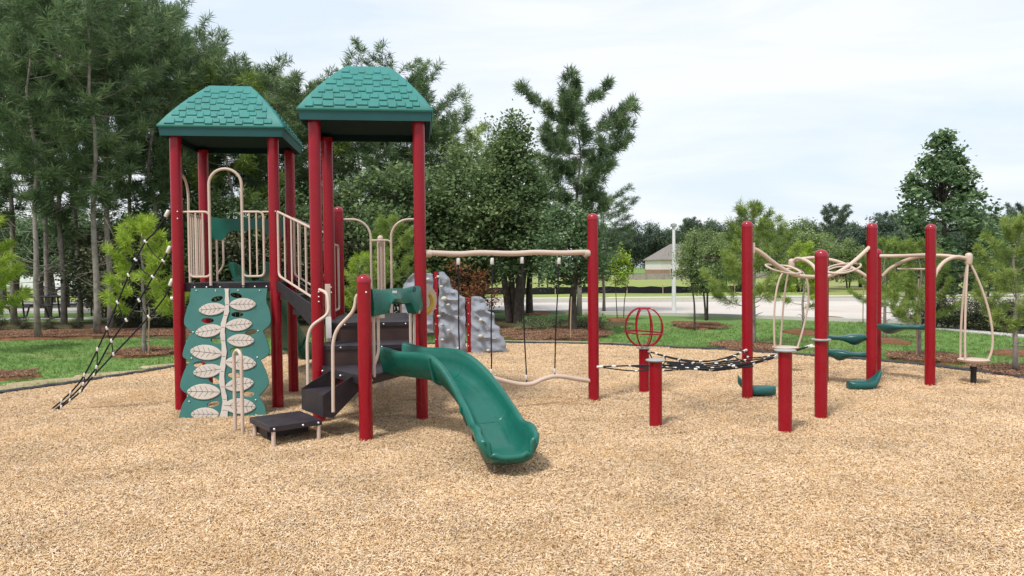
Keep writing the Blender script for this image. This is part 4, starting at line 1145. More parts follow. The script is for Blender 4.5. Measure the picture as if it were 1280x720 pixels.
# ================================================================== ROCK CLIMBING WALL
def rock_wall():
    Y0 = 13.9
    T = thing('climbing_wall', 'grey moulded rock climbing wall with cream hand holds and two thin red posts', 'climbing wall', tuple(G(583, 440)))
    def pan(left, right, z0px, z1px, seed, Yl, Yr, label=None):
        rows = 46; cols = 22; vs = []; fs = []
        for side in (0, 1):
            for i in range(rows + 1):
                py = lerp(z0px, z1px, i / rows)
                def at(tab):
                    for (a, b) in zip(tab[:-1], tab[1:]):
                        if a[1] <= py <= b[1] or b[1] <= py <= a[1]:
                            return lerp(a[0], b[0], (py - a[1]) / (b[1] - a[1]) if b[1] != a[1] else 0)
                    return tab[0][0] if py < tab[0][1] else tab[-1][0]
                xl, xr = at(left), at(right)
                for j in range(cols + 1):
                    px = lerp(xl, xr, j / cols); Y = lerp(Yl, Yr, (px - 500) / 140)
                    edge = min(j, cols - j) / cols
                    q = W(px, py, Y)
                    w_ = mnoise.noise(Vector((q.x * 2.6 + seed, q.z * 4.2 + 0.6 * q.x, 0.3)))
                    ridge = 1 - abs(w_) * 2.2
                    n2 = mnoise.noise(Vector((q.x * 7 + seed, q.z * 11, 1.7))); n3 = mnoise.noise(Vector((q.x * 22, q.z * 26, seed)))
                    dpt = 0.075 * ridge + 0.035 * n2 + 0.012 * n3
                    fr = min(1, edge * 6)
                    if side == 0: vs.append(q + Vector((0.02 * n2, -0.05 - dpt * (0.3 + 0.7 * fr), 0.03 * w_ * fr)))
                    else: vs.append(q + Vector((0.02 * n2, 0.08, 0)))
        nb = (rows + 1) * (cols + 1); c1 = cols + 1
        for i in range(rows):
            for j in range(cols):
                a = i * c1 + j
                fs.append((a, a + 1, a + c1 + 1, a + c1)); fs.append((nb + a, nb + a + c1, nb + a + c1 + 1, nb + a + 1))
        for i in range(rows):
            for j in (0, cols):
                a = i * c1 + j; fs.append((a, a + c1, nb + a + c1, nb + a))
        for j in range(cols):
            for i in (0, rows):
                a = i * c1 + j; fs.append((a, a + 1, nb + a + 1, nb + a))
        m = MB(); m.add(vs, fs, 0, True); o = m.build('rock_panel', ROCK, T, sharp=38)
        return o
    a = pan([(516, 342), (511, 347), (505, 356), (502, 370), (500, 395), (512, 404), (533, 413), (534, 416)], [(534, 341), (541.5, 342), (542, 416)], 341.5, 416, 3, 13.9, 13.9)
    b = pan([(549, 340), (548.5, 437)], [(555, 340), (561, 349), (564, 361), (571, 362.5), (574, 369), (581.5, 372), (582.5, 440)], 340, 438.5, 11, 13.9, 13.9)
    c = pan([(589, 372), (589, 440)], [(600, 370.5), (606.5, 376), (609.5, 384), (610, 389), (617.5, 391.5), (618, 405), (624.6, 408.5), (624.8, 418), (631, 423.5), (633, 435.6), (637, 444)], 371, 443, 27, 13.9, 13.9)
    for (px, y0, y1) in ((545, 339.5, 435.5), (585.7, 373, 440)):
        t, bb = W(px, y0, 13.86), W(px, y1, 13.86)
        m = MB(); m.rbox((t.x, t.y, (t.z + bb.z - 0.1) / 2), (0.066, 0.06, t.z - bb.z + 0.1), 0.008); po = m.build('wall_post', RED, T)
        m = MB()
        for k in range(5):
            q = lerp(t, bb, 0.08 + 0.2 * k); m.box((q.x, q.y - 0.034, q.z), (0.018, 0.008, 0.018))
        m.build('bolt_heads', BOLT, po)
    for i, (px, py, s_) in enumerate([(534.5, 349, 1), (552, 358, 1), (555, 373, 1.7), (560, 381, 1), (549, 395, 1), (573, 396, 1), (561, 413, 1.1), (553, 424.5, 1), (573, 435, 1), (601, 400, 1.1), (601, 420, 1.4), (610, 438, 1), (548, 346, .9), (552, 406, .8)]):
        q = W(px, py, 13.72); bm = bmesh.new(); bmesh.ops.create_icosphere(bm, subdivisions=2, radius=0.036 * s_)
        for v in bm.verts:
            v.co *= 1 + 0.35 * mnoise.noise(v.co * 18 + Vector((i, 0, 0))); v.co.y *= 1.3; v.co.z *= 0.75
        me = bpy.data.meshes.new('hand_hold'); bm.to_mesh(me); bm.free()
        for p in me.polygons: p.use_smooth = True
        o = link('hand_hold', me, HOLD, T); o.location = q - T.location
rock_wall()

# ================================================================== BALANCE COURSE (right)
P933 = Vector((2.8206, 8.8776, 0)); P1026 = Vector((3.2102, 7.6877, 0)); P1164 = Vector((5.5039, 9.7391, 0)); P1091 = Vector((4.65, 9.57, 0)); P1097 = Vector((5.22, 10.6, 0))
P981 = Vector((2.5993, 7.0456, 0)); P819 = Vector((1.4203, 7.344, 0)); P805 = Vector((1.6602, 9.3369, 0))
OC = thing('overhead_climber', 'climbing frame of tall red posts, curved beige pipes, spinning seats and green steps', 'climbing frame', tuple(P1091))
cp = [post(p, h, True, OC) for p, h in ((P933, 2.144), (P1026, 1.77), (P1164, 2.13), (P1091, 2.145), (P1097, 1.83), (Vector((4.18, 9.93, 0)), 1.78))]
def wpipe(pts, r, name='overhead_pipe', parent=OC, k=4, n=10, m_=TAN):
    m = MB(); m.tube(catmull([W(*q) for q in pts], k), r, n); return m.build(name, m_, parent)
def li(p, q, t): return lerp(p.y, q.y, t)
yy = lambda px: lerp(8.88, 9.57, (px - 934) / 157.0)
main = wpipe([(937, 308.5, yy(937)), (950, 315, yy(950)), (968, 329, yy(968)), (982, 338, yy(982)), (998, 344.5, yy(998)), (1020, 346, yy(1020)), (1037, 344.5, yy(1037)), (1052, 338, yy(1052)), (1068, 326.5, yy(1068)), (1089, 307, yy(1089))], 0.025)
for px, py in ((939.5, 310), (1088, 308)):
    q = W(px, py, yy(px)); m = MB(); m.rbox(tuple(q + Vector((0.01, -0.0, 0))), (0.05, 0.05, 0.13), 0.008); m.build('pipe_clamp', TAN, main)
def loop_ring(pts, r=0.012):
    P = [W(*q) for q in pts]; n_ = len(P); out = []
    for i in range(n_):
        p0, p1, p2, p3 = P[(i - 1) % n_], P[i], P[(i + 1) % n_], P[(i + 2) % n_]
        for j in range(5):
            t = j / 5; out.append(0.5 * ((2 * p1) + (p2 - p0) * t + (2 * p0 - 5 * p1 + 4 * p2 - p3) * t * t + (-p0 + 3 * p1 - 3 * p2 + p3) * t ** 3))
    m = MB(); m.tube(out, r, 8, closed=True); return m.build('hand_loop', TAN, OC)
loop_ring([(957, 331, 8.8), (972, 331.5, 9.2), (988, 333.5, 9.2), (1001, 340.5, 9.05), (990, 342, 8.9), (975, 339.5, 8.75), (964, 336, 8.7)])
loop_ring([(1031.5, 338.5, 9.2), (1040, 332.5, 9.55), (1057, 329.5, 9.6), (1075, 330, 9.5), (1073, 335, 9.3), (1058, 340.5, 9.1), (1042, 341.5, 9.1)])
loop_ring([(1034, 338.5, 9.35), (1045, 334, 9.5), (1057, 333.5, 9.5), (1064, 336, 9.4), (1052, 339.5, 9.3), (1042, 340.5, 9.3)], 0.010)
# dish spinners: knob, arms, three bowed rods, dish, peg
def spinner(kpx, kpy, Yk, dpx, dpy, Yd, dish_r, rods, arms, label):
    kn = W(kpx, kpy, Yk); m = MB()
    m.lathe((kn.x, kn.y, kn.z), [(0.036, -0.11), (0.044, -0.09), (0.046, 0.0), (0.042, 0.022), (0.026, 0.038), (0.001, 0.045)], 16)
    k_ = m.build('spinner_hub', TAN, OC); k_['label'] = label
    for a_ in arms: wpipe(a_, 0.024, 'spinner_arm')
    dc = W(dpx, dpy, Yd); m = MB()
    m.lathe((dc.x, dc.y, dc.z), [(0.05, -0.045), (dish_r * 0.8, -0.03), (dish_r, -0.012), (dish_r + 0.006, 0.004), (dish_r - 0.012, 0.010)], 28)
    d_ = m.build('spinner_dish', TAN, OC)
    m = MB(); m.lathe((dc.x, dc.y, dc.z), [(dish_r - 0.012, 0.008), (dish_r * 0.6, -0.006), (0.001, -0.012)], 28); m.build('dish_pad', DISH, d_)
    for k in rods:
        ang, bow, t1_, t2_ = k; dirv = Vector((math.cos(ang), math.sin(ang), 0))
        a = kn + Vector((0, 0, -0.10)) + dirv * 0.02; b = dc + dirv * (dish_r - 0.012)
        pts = bez([a, a + (b - a) * t1_ + dirv * bow, a + (b - a) * t2_ + dirv * bow, b], 14)
        m = MB(); m.tube(pts, 0.0145, 8); m.build('spinner_rod', TAN, d_)
    m = MB(); m.tube([dc + Vector((0, 0, -0.04)), V2(dc, 0.10 * 0 + dc.z - 0.10)], 0.032, 12); m.build('dish_neck', TAN, d_)
    m = MB(); m.lathe((dc.x, dc.y, 0), [(0.036, -0.05), (0.036, dc.z - 0.14), (0.045, dc.z - 0.13), (0.045, dc.z - 0.09)], 14); m.build('ground_peg', BLACKM, d_)
spinner(1211, 320, 9.85, 1217, 449.5, 9.87, 0.185, [(R(205), 0.03, .3, .7), (R(-12), 0.16, .4, .85), (R(120), 0.03, .3, .7)],
        [[(1103, 345, 10.58), (1115, 334, 10.5), (1135, 324.5, 10.35), (1160, 319.5, 10.1), (1185, 320, 9.95), (1208, 323, 9.86)],
         [(1166, 352, 9.74), (1172, 337, 9.76), (1182, 326, 9.80), (1195, 321, 9.82), (1208, 323, 9.85)]], 'beige hub of the outer spinning seat')
wpipe([(1122, 336, 10.45), (1150, 336.3, 10.2), (1175, 336.5, 9.78)], 0.014, 'cross_pipe')
spinner(989.5, 327, 11.0, 982, 434, 11.0, 0.185, [(R(188), 0.20, .0, .35), (R(-6), 0.27, .0, .40), (R(95), 0.12, .0, .4)],
        [[(991, 327, 10.98), (997, 323, 10.9), (1008, 326, 10.6), (1017, 333, 10.3), (1022, 343, 10.05), (1024.5, 350, 9.97)],
         [(991, 327.5, 11.0), (1000, 324, 11.0), (1011, 322.5, 10.97), (1022, 322, 10.93), (1032, 323.6, 10.88), (1044, 326, 10.83), (1055.5, 330, 10.78), (1069, 337, 10.7), (1078, 342, 10.66), (1091, 351, 10.62)]], 'beige hub of the inner spinning seat')
wpipe([(1100, 320, 10.55), (1120, 320, 10.4), (1140, 319.5, 10.15), (1163, 318.5, 9.78)], 0.026)
m = MB(); q = W(1160, 317.5, 9.76); m.rbox(tuple(q), (0.04, 0.05, 0.11), 0.006); m.build('pipe_clamp', TAN, OC)
# low footrest pods on the two posts and bridge pods
def foot_pod(p, sgn, name='foot_pod'):
    """oval standing pad with an upswept fin at one end"""
    vs = []; fs = []; n = 24; M = 16
    for i in range(M + 1):
        t = i / M; x = lerp(-0.24, 0.20, t)
        w = 0.115 * math.sqrt(max(0.0, 1 - ((x + 0.02) / 0.232) ** 2)) + 0.004
        up = 0.135 * max(0, (t - 0.66) / 0.34) ** 1.5; th = 0.058
        w *= 1 - 0.35 * max(0, (t - 0.72) / 0.28)
        for k in range(n):
            a = 2 * math.pi * k / n; vs.append((x * 1.0 + 0.0, w * math.cos(a), up + th * (abs(math.sin(a)) ** 0.55 * (1 if math.sin(a) > 0 else -0.9))))
    for i in range(M):
        for k in range(n): fs.append((i * n + k, i * n + (k + 1) % n, (i + 1) * n + (k + 1) % n, (i + 1) * n + k))
    fs += [tuple(range(n)), tuple(M * n + k for k in range(n))]
    Mx = Matrix.Translation(p) @ Matrix.Rotation(0.12 * sgn, 4, 'Z') @ Matrix.Diagonal((sgn, 1, 1, 1))
    m = MB(); m.add(vs, fs, 0, True, Mx); return m.build(name, POD, OC, sharp=60)
q = G(1080, 481, 0.09); foot_pod(W(1082, 481, 9.42), 1)
foot_pod(W(943.5, 488, 8.98), -1)
def wing_pod(pxl, pyl, Yl, pxr, pyr, Yr, bulge, name='wing_step'):
    """long flat-topped pad with a belly nearer one end"""
    a, b = W(pxl, pyl, Yl), W(pxr, pyr, Yr); d = b - a; L_ = d.length; ux = d.normalized(); uy = Vector((0, 0, 1)).cross(ux).normalized(); uz = ux.cross(uy)
    vs = []; n = 20; M = 22
    for i in range(M + 1):
        t = i / M; e = math.sin(math.pi * min(1, max(0.02, t)) ** 1.0) ** 0.35
        w = 0.15 * (0.60 + 0.40 * math.cos((t - bulge) * 2.0)) * (e if 0 < i < M else 0.6)
        dn = 0.036 + 0.075 * math.exp(-((t - bulge) / 0.20) ** 2)
        upz = 0.030 + 0.010 * math.cos((t - bulge) * 9)
        for k in range(n):
            an = 2 * math.pi * k / n; s_ = math.sin(an)
            vs.append(a + ux * (L_ * t) + uy * (w * math.cos(an)) + uz * (upz * abs(s_) ** 0.5 if s_ > 0 else -dn * abs(s_) ** 0.9))
    fs = [(i * n + k, i * n + (k + 1) % n, (i + 1) * n + (k + 1) % n, (i + 1) * n + k) for i in range(M) for k in range(n)]
    fs += [tuple(range(n)), tuple(M * n + k for k in range(n))]
    m = MB(); m.add(vs, fs, 0, True); o = m.build(name, POD, OC, sharp=60)
    c_ = lerp(a, b, 0.5) + uz * 0.026
    m = MB(); m.lathe((c_.x, c_.y, c_.z), [(0.014, 0), (0.014, 0.004), (0.002, 0.005)], 8); m.build('bolt_heads', BLACKM, o)
    return o
wing_pod(1031, 422, 9.9, 1086, 420.5, 9.62, 0.68)
wing_pod(1031, 438.5, 9.88, 1086, 444, 9.62, 0.35)
wing_pod(1097, 407, 10.45, 1158, 409.5, 9.85, 0.27)
# collar disc round the shorter front post
m = MB(); m.lathe((P1026.x, P1026.y, 0.835), [(0.066, -0.016), (0.094, -0.010), (0.100, 0.0), (0.096, 0.007), (0.064, 0.010)], 28); m.build('collar_disc', DISH, OC)
m = MB(); q = V2(P1026, 0.76) + Vector((-0.07, -0.0, 0)); m.tube([q, q + Vector((-0.05, 0, 0))], 0.014, 8); m.build('eye_bolt', CLAMP, OC)

# stepping posts
def step_post(p, h, plate_r, label, name='stepping_post'):
    T = thing(name, label, 'stepping post', (p[0], p[1], 0), 'short red stepping posts with round plates')
    m = MB(); m.tube([(p[0], p[1], -0.05), (p[0], p[1], h - 0.02)], 0.0635, 28); m.build('post', RED, T)
    m = MB(); m.lathe((p[0], p[1], h), [(0.066, -0.020), (plate_r - 0.012, -0.016), (plate_r, -0.010), (plate_r + 0.002, -0.003), (plate_r - 0.008, 0.003), (0.001, 0.005)], 28)
    m.build('step_plate', DISH, T); return T
step_post(P981, 0.805, 0.100, 'tallest short red post with a grey plate, right end of the rope net')
step_post(P819, 0.685, 0.098, 'short red post with a grey plate in front of the rope net')
gp = step_post(P805, 0.585, 0.085, 'short red post carrying a red wire globe behind the rope net')
gc = V2(P805, 0.585 + 0.26); gr = 0.248
def gring(R_, ry=1.0, name='globe_bar', r=0.0095, flat=False):
    pts = []
    n = 32
    for i in range(n):
        t = 2 * math.pi * i / n
        x, z = math.cos(t), math.sin(t); zc = max(-0.93, min(0.96, z * 1.02))
        pts.append(gc + R_ @ Vector((x * gr, 0, zc * gr)))
    m = MB(); m.tube(pts, r, 8, closed=True); return m.build(name, RED, gp)
for k in range(4): gring(Matrix.Rotation(0.25 + k * math.pi / 4, 3, 'Z'))
m = MB(); tl = Matrix.Rotation(0.06, 3, 'Y'); m.tube([gc + tl @ Vector((gr * 0.985 * math.cos(t), gr * 0.985 * math.sin(t), -0.07)) for t in [2 * math.pi * i / 32 for i in range(32)]], 0.0095, 8, closed=True)
m.build('globe_ring', RED, gp)
m = MB(); m.tube([gc + Vector((0.085 * math.cos(t), 0.085 * math.sin(t), gr * 0.955)) for t in [2 * math.pi * i / 20 for i in range(20)]], 0.010, 8, closed=True); m.build('globe_ring', RED, gp)

# ---- rope net between the posts
def rope_net():
    c = Vector((2.15, 8.15, 0.505))
    T = thing('rope_net', 'sagging black rope net with white clamps stretched between the short red posts', 'rope net', (c.x, c.y, 0))
    anchors = [W(748, 458.5, 8.66), V2(P819, 0.60) + Vector((0.05, 0.06, 0)), V2(P981, 0.735) + Vector((-0.06, 0.03, 0)), V2(P1026, 0.765) + Vector((-0.10, 0.02, 0)),
               W(932, 438, 8.80), V2(P805, 0.54) + Vector((0.05, -0.05, 0))]
    # inner ring corners: pulled toward the centre
    def pt(a, t):
        p = lerp(a, c, t); p.z = lerp(a.z, c.z, math.sin(t * math.pi / 2)); return p
    rings = [0.30, 0.55, 0.78]
    n = len(anchors); G_ = []
    for a in anchors:
        pts = [pt(a, t) for t in (0, 0.15, 0.30, 0.45, 0.55, 0.68, 0.78)]
        rope(catmull(pts, 3), 0.009, T); G_.append({0: pts[0], 0.30: pts[2], 0.55: pts[4], 0.78: pts[6]})
        clamp(pts[0] + (pts[1] - pts[0]) * 0.1, pts[1] - pts[0], T, 0.08, 0.016)
        clamp(pts[1], pts[2] - pts[1], T, 0.05, 0.014)
    for t in rings:
        for i in range(n):
            a, b = G_[i][t], G_[(i + 1) % n][t]
            pa = ropepath(a, b, 0.05 * (1 - t) + 0.01, 8); inward = (c - (a + b) / 2); inward.z = 0
            pa = [p + inward * (0.22 * math.sin(math.pi * k / 8)) for k, p in enumerate(pa)]
            rope(pa, 0.0078, T)
            for q in (a,): clamp(q, b - a, T, 0.040, 0.0135)
            mpt = pa[4]; clamp(mpt, pa[5] - pa[3], T, 0.036, 0.0135)
    for i in range(n):   # braces between rings
        for (t0, t1) in ((0.30, 0.55), (0.55, 0.78)):
            a, b = G_[i][t0], G_[(i + 1) % n][t0]; inward = (c - (a + b) / 2); inward.z = 0
            m0 = lerp(a, b, 0.5) + inward * 0.22 - Vector((0, 0, 0.05 * (1 - t0) + 0.01))
            a, b = G_[i][t1], G_[(i + 1) % n][t1]; inward = (c - (a + b) / 2); inward.z = 0
            m1 = lerp(a, b, 0.5) + inward * 0.22 - Vector((0, 0, 0.05 * (1 - t1) + 0.01))
            rope([m0, m1], 0.0078, T)
    for i, j in ((0, 5), (1, 2), (2, 3), (3, 4), (4, 5)):   # outer catenaries
        a, b = anchors[i], anchors[j]; pa = ropepath(a, b, 0.10, 12); inward = (c - (a + b) / 2); inward.z = 0
        pa = [p + inward * (0.30 * math.sin(math.pi * k / 12)) for k, p in enumerate(pa)]
        rope(pa, 0.0078, T)
        for k in (4, 8): clamp(pa[k], pa[k + 1] - pa[k - 1], T, 0.036, 0.013)
    # rubber seat mat in the middle
    m = MB()
    for k in range(5):
        y_ = c.y - 0.26 + 0.13 * k
        m.tube([Vector((c.x - 0.42, y_, c.z + 0.02)), Vector((c.x, y_, c.z - 0.015)), Vector((c.x + 0.42, y_, c.z + 0.03))], 0.010, 6)
    m.build('centre_mat', ROPE, T)
rope_net()

# ================================================================== VEGETATION
def mesh_np(name, V, F, k, tint=None, m=None):
    me = bpy.data.meshes.new(name)
    me.vertices.add(len(V)); me.vertices.foreach_set('co', V.astype(np.float32).reshape(-1))
    me.loops.add(F.size); me.loops.foreach_set('vertex_index', F.astype(np.int32).reshape(-1))
    me.polygons.add(len(F)); me.polygons.foreach_set('loop_start', (np.arange(len(F)) * k).astype(np.int32))
    me.update(calc_edges=True)
    if tint is not None:
        at = me.attributes.new('tint', 'FLOAT', 'POINT'); at.data.foreach_set('value', tint.astype(np.float32))
    if m is not None: me.materials.append(m)
    return me
def unit(a): return a / (np.linalg.norm(a, axis=-1, keepdims=True) + 1e-9)
def tufts(name, C, D, rg, blades, L, w, m, spread=0.9):
    """needle tufts: every centre C grows `blades` thin needles round its direction D"""
    n = len(C)
    rnd = unit(rg.normal(size=(n, blades, 3)))
    dirs = unit(D[:, None, :] * 0.75 + rnd * spread)
    ln = L * rg.uniform(0.6, 1.1, (n, blades, 1)) * rg.uniform(0.75, 1.2, (n, 1, 1))
    stem = D[:, None, :] * rg.uniform(-0.6, 0.25, (n, blades, 1)) * L
    b = C[:, None, :] + stem; tip = b + dirs * ln; tip[..., 2] -= 0.05 * ln[..., 0]
    side = unit(np.cross(dirs, unit(rg.normal(size=(n, blades, 3))))) * (w / 2)
    V = np.stack([b - side * 0.6, b + side * 0.6, tip + side * 0.3 - dirs * 0.0], axis=2)
    V2_ = np.stack([b - side * 0.5, b + dirs * ln * 0.5 + side, tip, b + dirs * ln * 0.5 - side], axis=2)
    V = V2_.reshape(-1, 3); F = np.arange(len(V)).reshape(-1, 4)
    t = np.clip(rg.beta(2.2, 2.2, n)[:, None] + rg.normal(0, 0.10, (n, blades)), 0, 1)
    return mesh_np(name, V, F, 4, np.repeat(t.reshape(-1), 4), m)
def leaves(name, C, rg, per, rad, size, m, flat=0.6, tv=None):
    n = len(C)
    off = rg.normal(size=(n, per, 3)) * rad * 0.55; off[..., 2] *= flat
    p = C[:, None, :] + off
    a = unit(rg.normal(size=(n, per, 3)) * np.array([1, 1, 0.55])); b = unit(np.cross(a, unit(rg.normal(size=(n, per, 3)) * 0.6 + np.array([0, 0, 1.0]))))
    s = size * rg.uniform(0.6, 1.25, (n, per, 1))
    V = np.stack([p - a * s * 0.5, p - b * s * 0.32, p + a * s * 0.5, p + b * s * 0.32], axis=2).reshape(-1, 3)
    F = np.arange(len(V)).reshape(-1, 4)
    t0 = rg.beta(2, 2, n) if tv is None else tv
    t = np.clip(t0[:, None] + rg.normal(0, 0.14, (n, per)), 0, 1)
    return mesh_np(name, V, F, 4, np.repeat(t.reshape(-1), 4), m)

def pine_meshes(seed, H, crown0, width, nb, tl, blades, needle_w, fm, trunk_r, dead=10, sub=5, lean=0.0, taper='mature', bark=BARKP, rmax=0.7):
    rd = random.Random(seed); rg = np.random.default_rng(seed)
    mb = MB(); N = 12
    wa = 0.012 * H
    tp = [Vector((wa * mnoise.noise(Vector((seed, i * 0.4, 0))) * i / 3 + lean * i / N, wa * mnoise.noise(Vector((seed + 9, i * 0.4, 4))) * i / 3, H * i / N - (0.1 if i == 0 else 0))) for i in range(N + 1)]
    rs = [trunk_r * (1.25 if i == 0 else 1) * (1 - 0.93 * (i / N) ** 1.15) + 0.006 for i in range(N + 1)]
    mb.tube(tp, rs, 9)
    def at(z):
        f = max(0, min(N - 1e-3, z / H * N)); i = int(f); return lerp(tp[i], tp[i + 1], f - i)
    C = []; D = []
    for i in range(nb):
        t = (i + rd.random()) / nb; z = lerp(crown0, H * 0.985, t)
        az = i * 2.399 + rd.uniform(-0.5, 0.5)
        if taper == 'mature': pr = (math.sin(math.pi * min(1, 0.22 + 0.78 * (1 - t))) ** 0.8) * (0.55 + 0.55 * rd.random()); pr = max(pr, 0.12)
        else: pr = (1 - t) ** 0.75 * (0.85 + 0.25 * rd.random()) + 0.10
        L_ = width * pr; o = at(z); dv = Vector((math.cos(az), math.sin(az), 0))
        rise = lerp(-0.05, rmax, t) if taper == 'mature' else lerp(0.25, 1.3, t)
        pts = [o + dv * (L_ * s) + Vector((0, 0, L_ * (rise * s + 0.16 * s * s - 0.10 * math.sin(s * 3)))) + Vector((rd.uniform(-1, 1), rd.uniform(-1, 1), 0)) * 0.04 * L_ * s for s in (0, 0.25, 0.5, 0.75, 1.0)]
        br = max(0.008, trunk_r * 0.28 * (1 - 0.6 * t))
        mb.tube(pts, [br, br * 0.8, br * 0.6, br * 0.4, br * 0.2], 4, cap=False)
        ns = max(2, int(sub * L_ / width * 1.6 + 1.5))
        for s_ in range(ns):
            f = lerp(0.32, 1.0, (s_ + rd.random() * 0.8) / ns); q = pts[0] + (pts[-1] - pts[0]) * f; q.z = lerp(pts[int(f * 3.99)].z, pts[min(4, int(f * 3.99) + 1)].z, f * 4 - int(f * 3.99))
            sd = Vector((-dv.y, dv.x, 0)) * rd.choice([-1, 1]); ll = L_ * 0.34 * rd.uniform(0.35, 1.0) * (1.25 - f * 0.6)
            e = q + (sd * 0.8 + dv * 0.7).normalized() * ll + Vector((0, 0, ll * rd.uniform(0.0, 0.6)))
            mb.tube([q, lerp(q, e, 0.5), e], [br * 0.35, br * 0.25, br * 0.12], 3, cap=False)
            for u_ in (0.55, 1.0):
                pnt = lerp(q, e, u_); C.append(tuple(pnt + Vector((rd.uniform(-1, 1), rd.uniform(-1, 1), rd.uniform(-0.5, 1))) * tl * 0.25))
                dd = ((e - q).normalized() + Vector((0, 0, 0.7))).normalized(); D.append(tuple(dd))
        C.append(tuple(pts[-1])); D.append(tuple(((pts[-1] - pts[-2]).normalized() + Vector((0, 0, 0.5))).normalized()))
    for k in range(3): C.append(tuple(tp[-1] + Vector((0, 0, 0.05 - tl * 0.5 * k)))); D.append((0, 0, 1))
    for i in range(dead):
        z = lerp(H * 0.10, crown0 * 1.05, rd.random()); az = rd.random() * 6.28; L_ = rd.uniform(0.25, 0.9) * width * 0.6; o = at(z); dv = Vector((math.cos(az), math.sin(az), 0))
        p2 = o + dv * L_ * 0.55 + Vector((0, 0, L_ * rd.uniform(-0.1, 0.35))); p3 = o + dv * L_ + Vector((0, 0, L_ * rd.uniform(-0.25, 0.6)))
        mb.tube([o, p2, p3], [0.014, 0.009, 0.004], 4, cap=False)
    me = bpy.data.meshes.new('trunk'); me.from_pydata([tuple(v) for v in mb.v], [], mb.f); me.materials.append(bark)
    for p in me.polygons: p.use_smooth = True
    cm = tufts('crown', np.array(C), np.array(D), rg, blades, tl, needle_w, fm)
    return me, cm
def broad_meshes(seed, H, base, rx, rz_, ncl, per, leaf, fm, trunk_r, stems=1, shape='round', crad=0.32, bark=BARKD, zc=None, fork=0.3):
    rd = random.Random(seed); rg = np.random.default_rng(seed); mb = MB()
    cz = zc if zc else (base + H) / 2; hz = (H - base) / 2
    C = []; tv = []
    k = 0
    while len(C) < ncl:
        p = rg.normal(size=3); p /= np.linalg.norm(p); r_ = rg.uniform(0.25, 1.0) ** 0.55; p = p * r_
        z = cz + p[2] * hz; th = (z - base) / (H - base)
        if shape == 'cone': w = max(0.12, (1 - th) ** 0.75 * 1.05) if th > 0.18 else 0.6 + th * 2
        else: w = 1.0
        wob = 1 + 0.30 * mnoise.noise(Vector((p[0] * 2.3 + seed, p[1] * 2.3, p[2] * 2.3)))
        if shape == 'cone': q = Vector((p[0] * rx * w * wob, p[1] * rx * w * wob, z))
        else: q = Vector((p[0] * rx * wob, p[1] * rx * wob, cz + p[2] * hz * (1 + 0.25 * (wob - 1))))
        C.append(tuple(q)); tv.append(min(1, max(0, rg.beta(2, 2) * 0.8 + 0.15 * (th - 0.3))))
    # gather the leaf clusters round limbs' ends so that the crown breaks into clumps
    A_ = np.array(C); nk = max(6, len(A_) // 11); cen = A_[rg.choice(len(A_), nk, replace=False)]
    d2 = ((A_[:, None] - cen[None]) ** 2).sum(2); near_ = d2.argmin(1)
    pull = rg.uniform(0.25, 0.62, len(A_))[:, None]
    A_ = A_ * (1 - pull) + cen[near_] * pull
    ctv = rg.normal(0, 0.13, nk); tv = [min(1, max(0, t_ + ctv[q_])) for t_, q_ in zip(tv, near_)]
    C = [tuple(q) for q in A_]
    tops = []
    for s in range(stems):
        az = 2.4 * s + rd.random(); dv = Vector((math.cos(az), math.sin(az), 0)); sp = 0.0 if stems == 1 else rx * 0.35
        o = dv * (0.0 if stems == 1 else 0.12); zt = base + (H - base) * 0.55
        pts = [Vector((o.x, o.y, -0.1)), o + dv * sp * 0.25 + Vector((0, 0, zt * 0.35)), o + dv * sp * 0.7 + Vector((rd.uniform(-.1, .1), rd.uniform(-.1, .1), zt * 0.7)), o + dv * sp + Vector((0, 0, zt))]
        tr = trunk_r * (1 if stems == 1 else 0.62); P = catmull(pts, 4)
        mb.tube(P, [tr * (1.25 - 0.95 * i / (len(P) - 1)) for i in range(len(P))], 8); tops.append(P)
    for i in range(0, len(C), max(1, len(C) // 70)):
        c_ = Vector(C[i]); P = tops[i % len(tops)]; cand = [p for p in P if p.z < c_.z - 0.05 and p.z > base * 0.6]
        if not cand: continue
        o = min(cand, key=lambda p: (c_ - p).length); mid = lerp(o, c_, 0.5) + Vector((0, 0, -0.06 * (c_ - o).length))
        mb.tube([o, mid, c_], [trunk_r * 0.26, trunk_r * 0.16, 0.006], 4, cap=False)
    me = bpy.data.meshes.new('trunk'); me.from_pydata([tuple(v) for v in mb.v], [], mb.f); me.materials.append(bark)
    for p in me.polygons: p.use_smooth = True
    cm = leaves('crown', np.array(C), rg, per, crad, leaf, fm, tv=np.array(tv))
    return me, cm
def place_tree(name, meshes, loc, label, cat='tree', group=None, rz=0.0, s=1.0, sz=None):
    T = thing(name, label, cat, (loc[0], loc[1], loc[2] if len(loc) > 2 else 0), group, rz)
    T.scale = (s, s, sz if sz else s)
    for nm, me in zip(('trunk', 'crown'), meshes):
        if me is None: continue
        o = bpy.data.objects.new(nm, me); col.objects.link(o); o.parent = T
    return T
def ptop(px, py, Y): return W(px, py, Y)

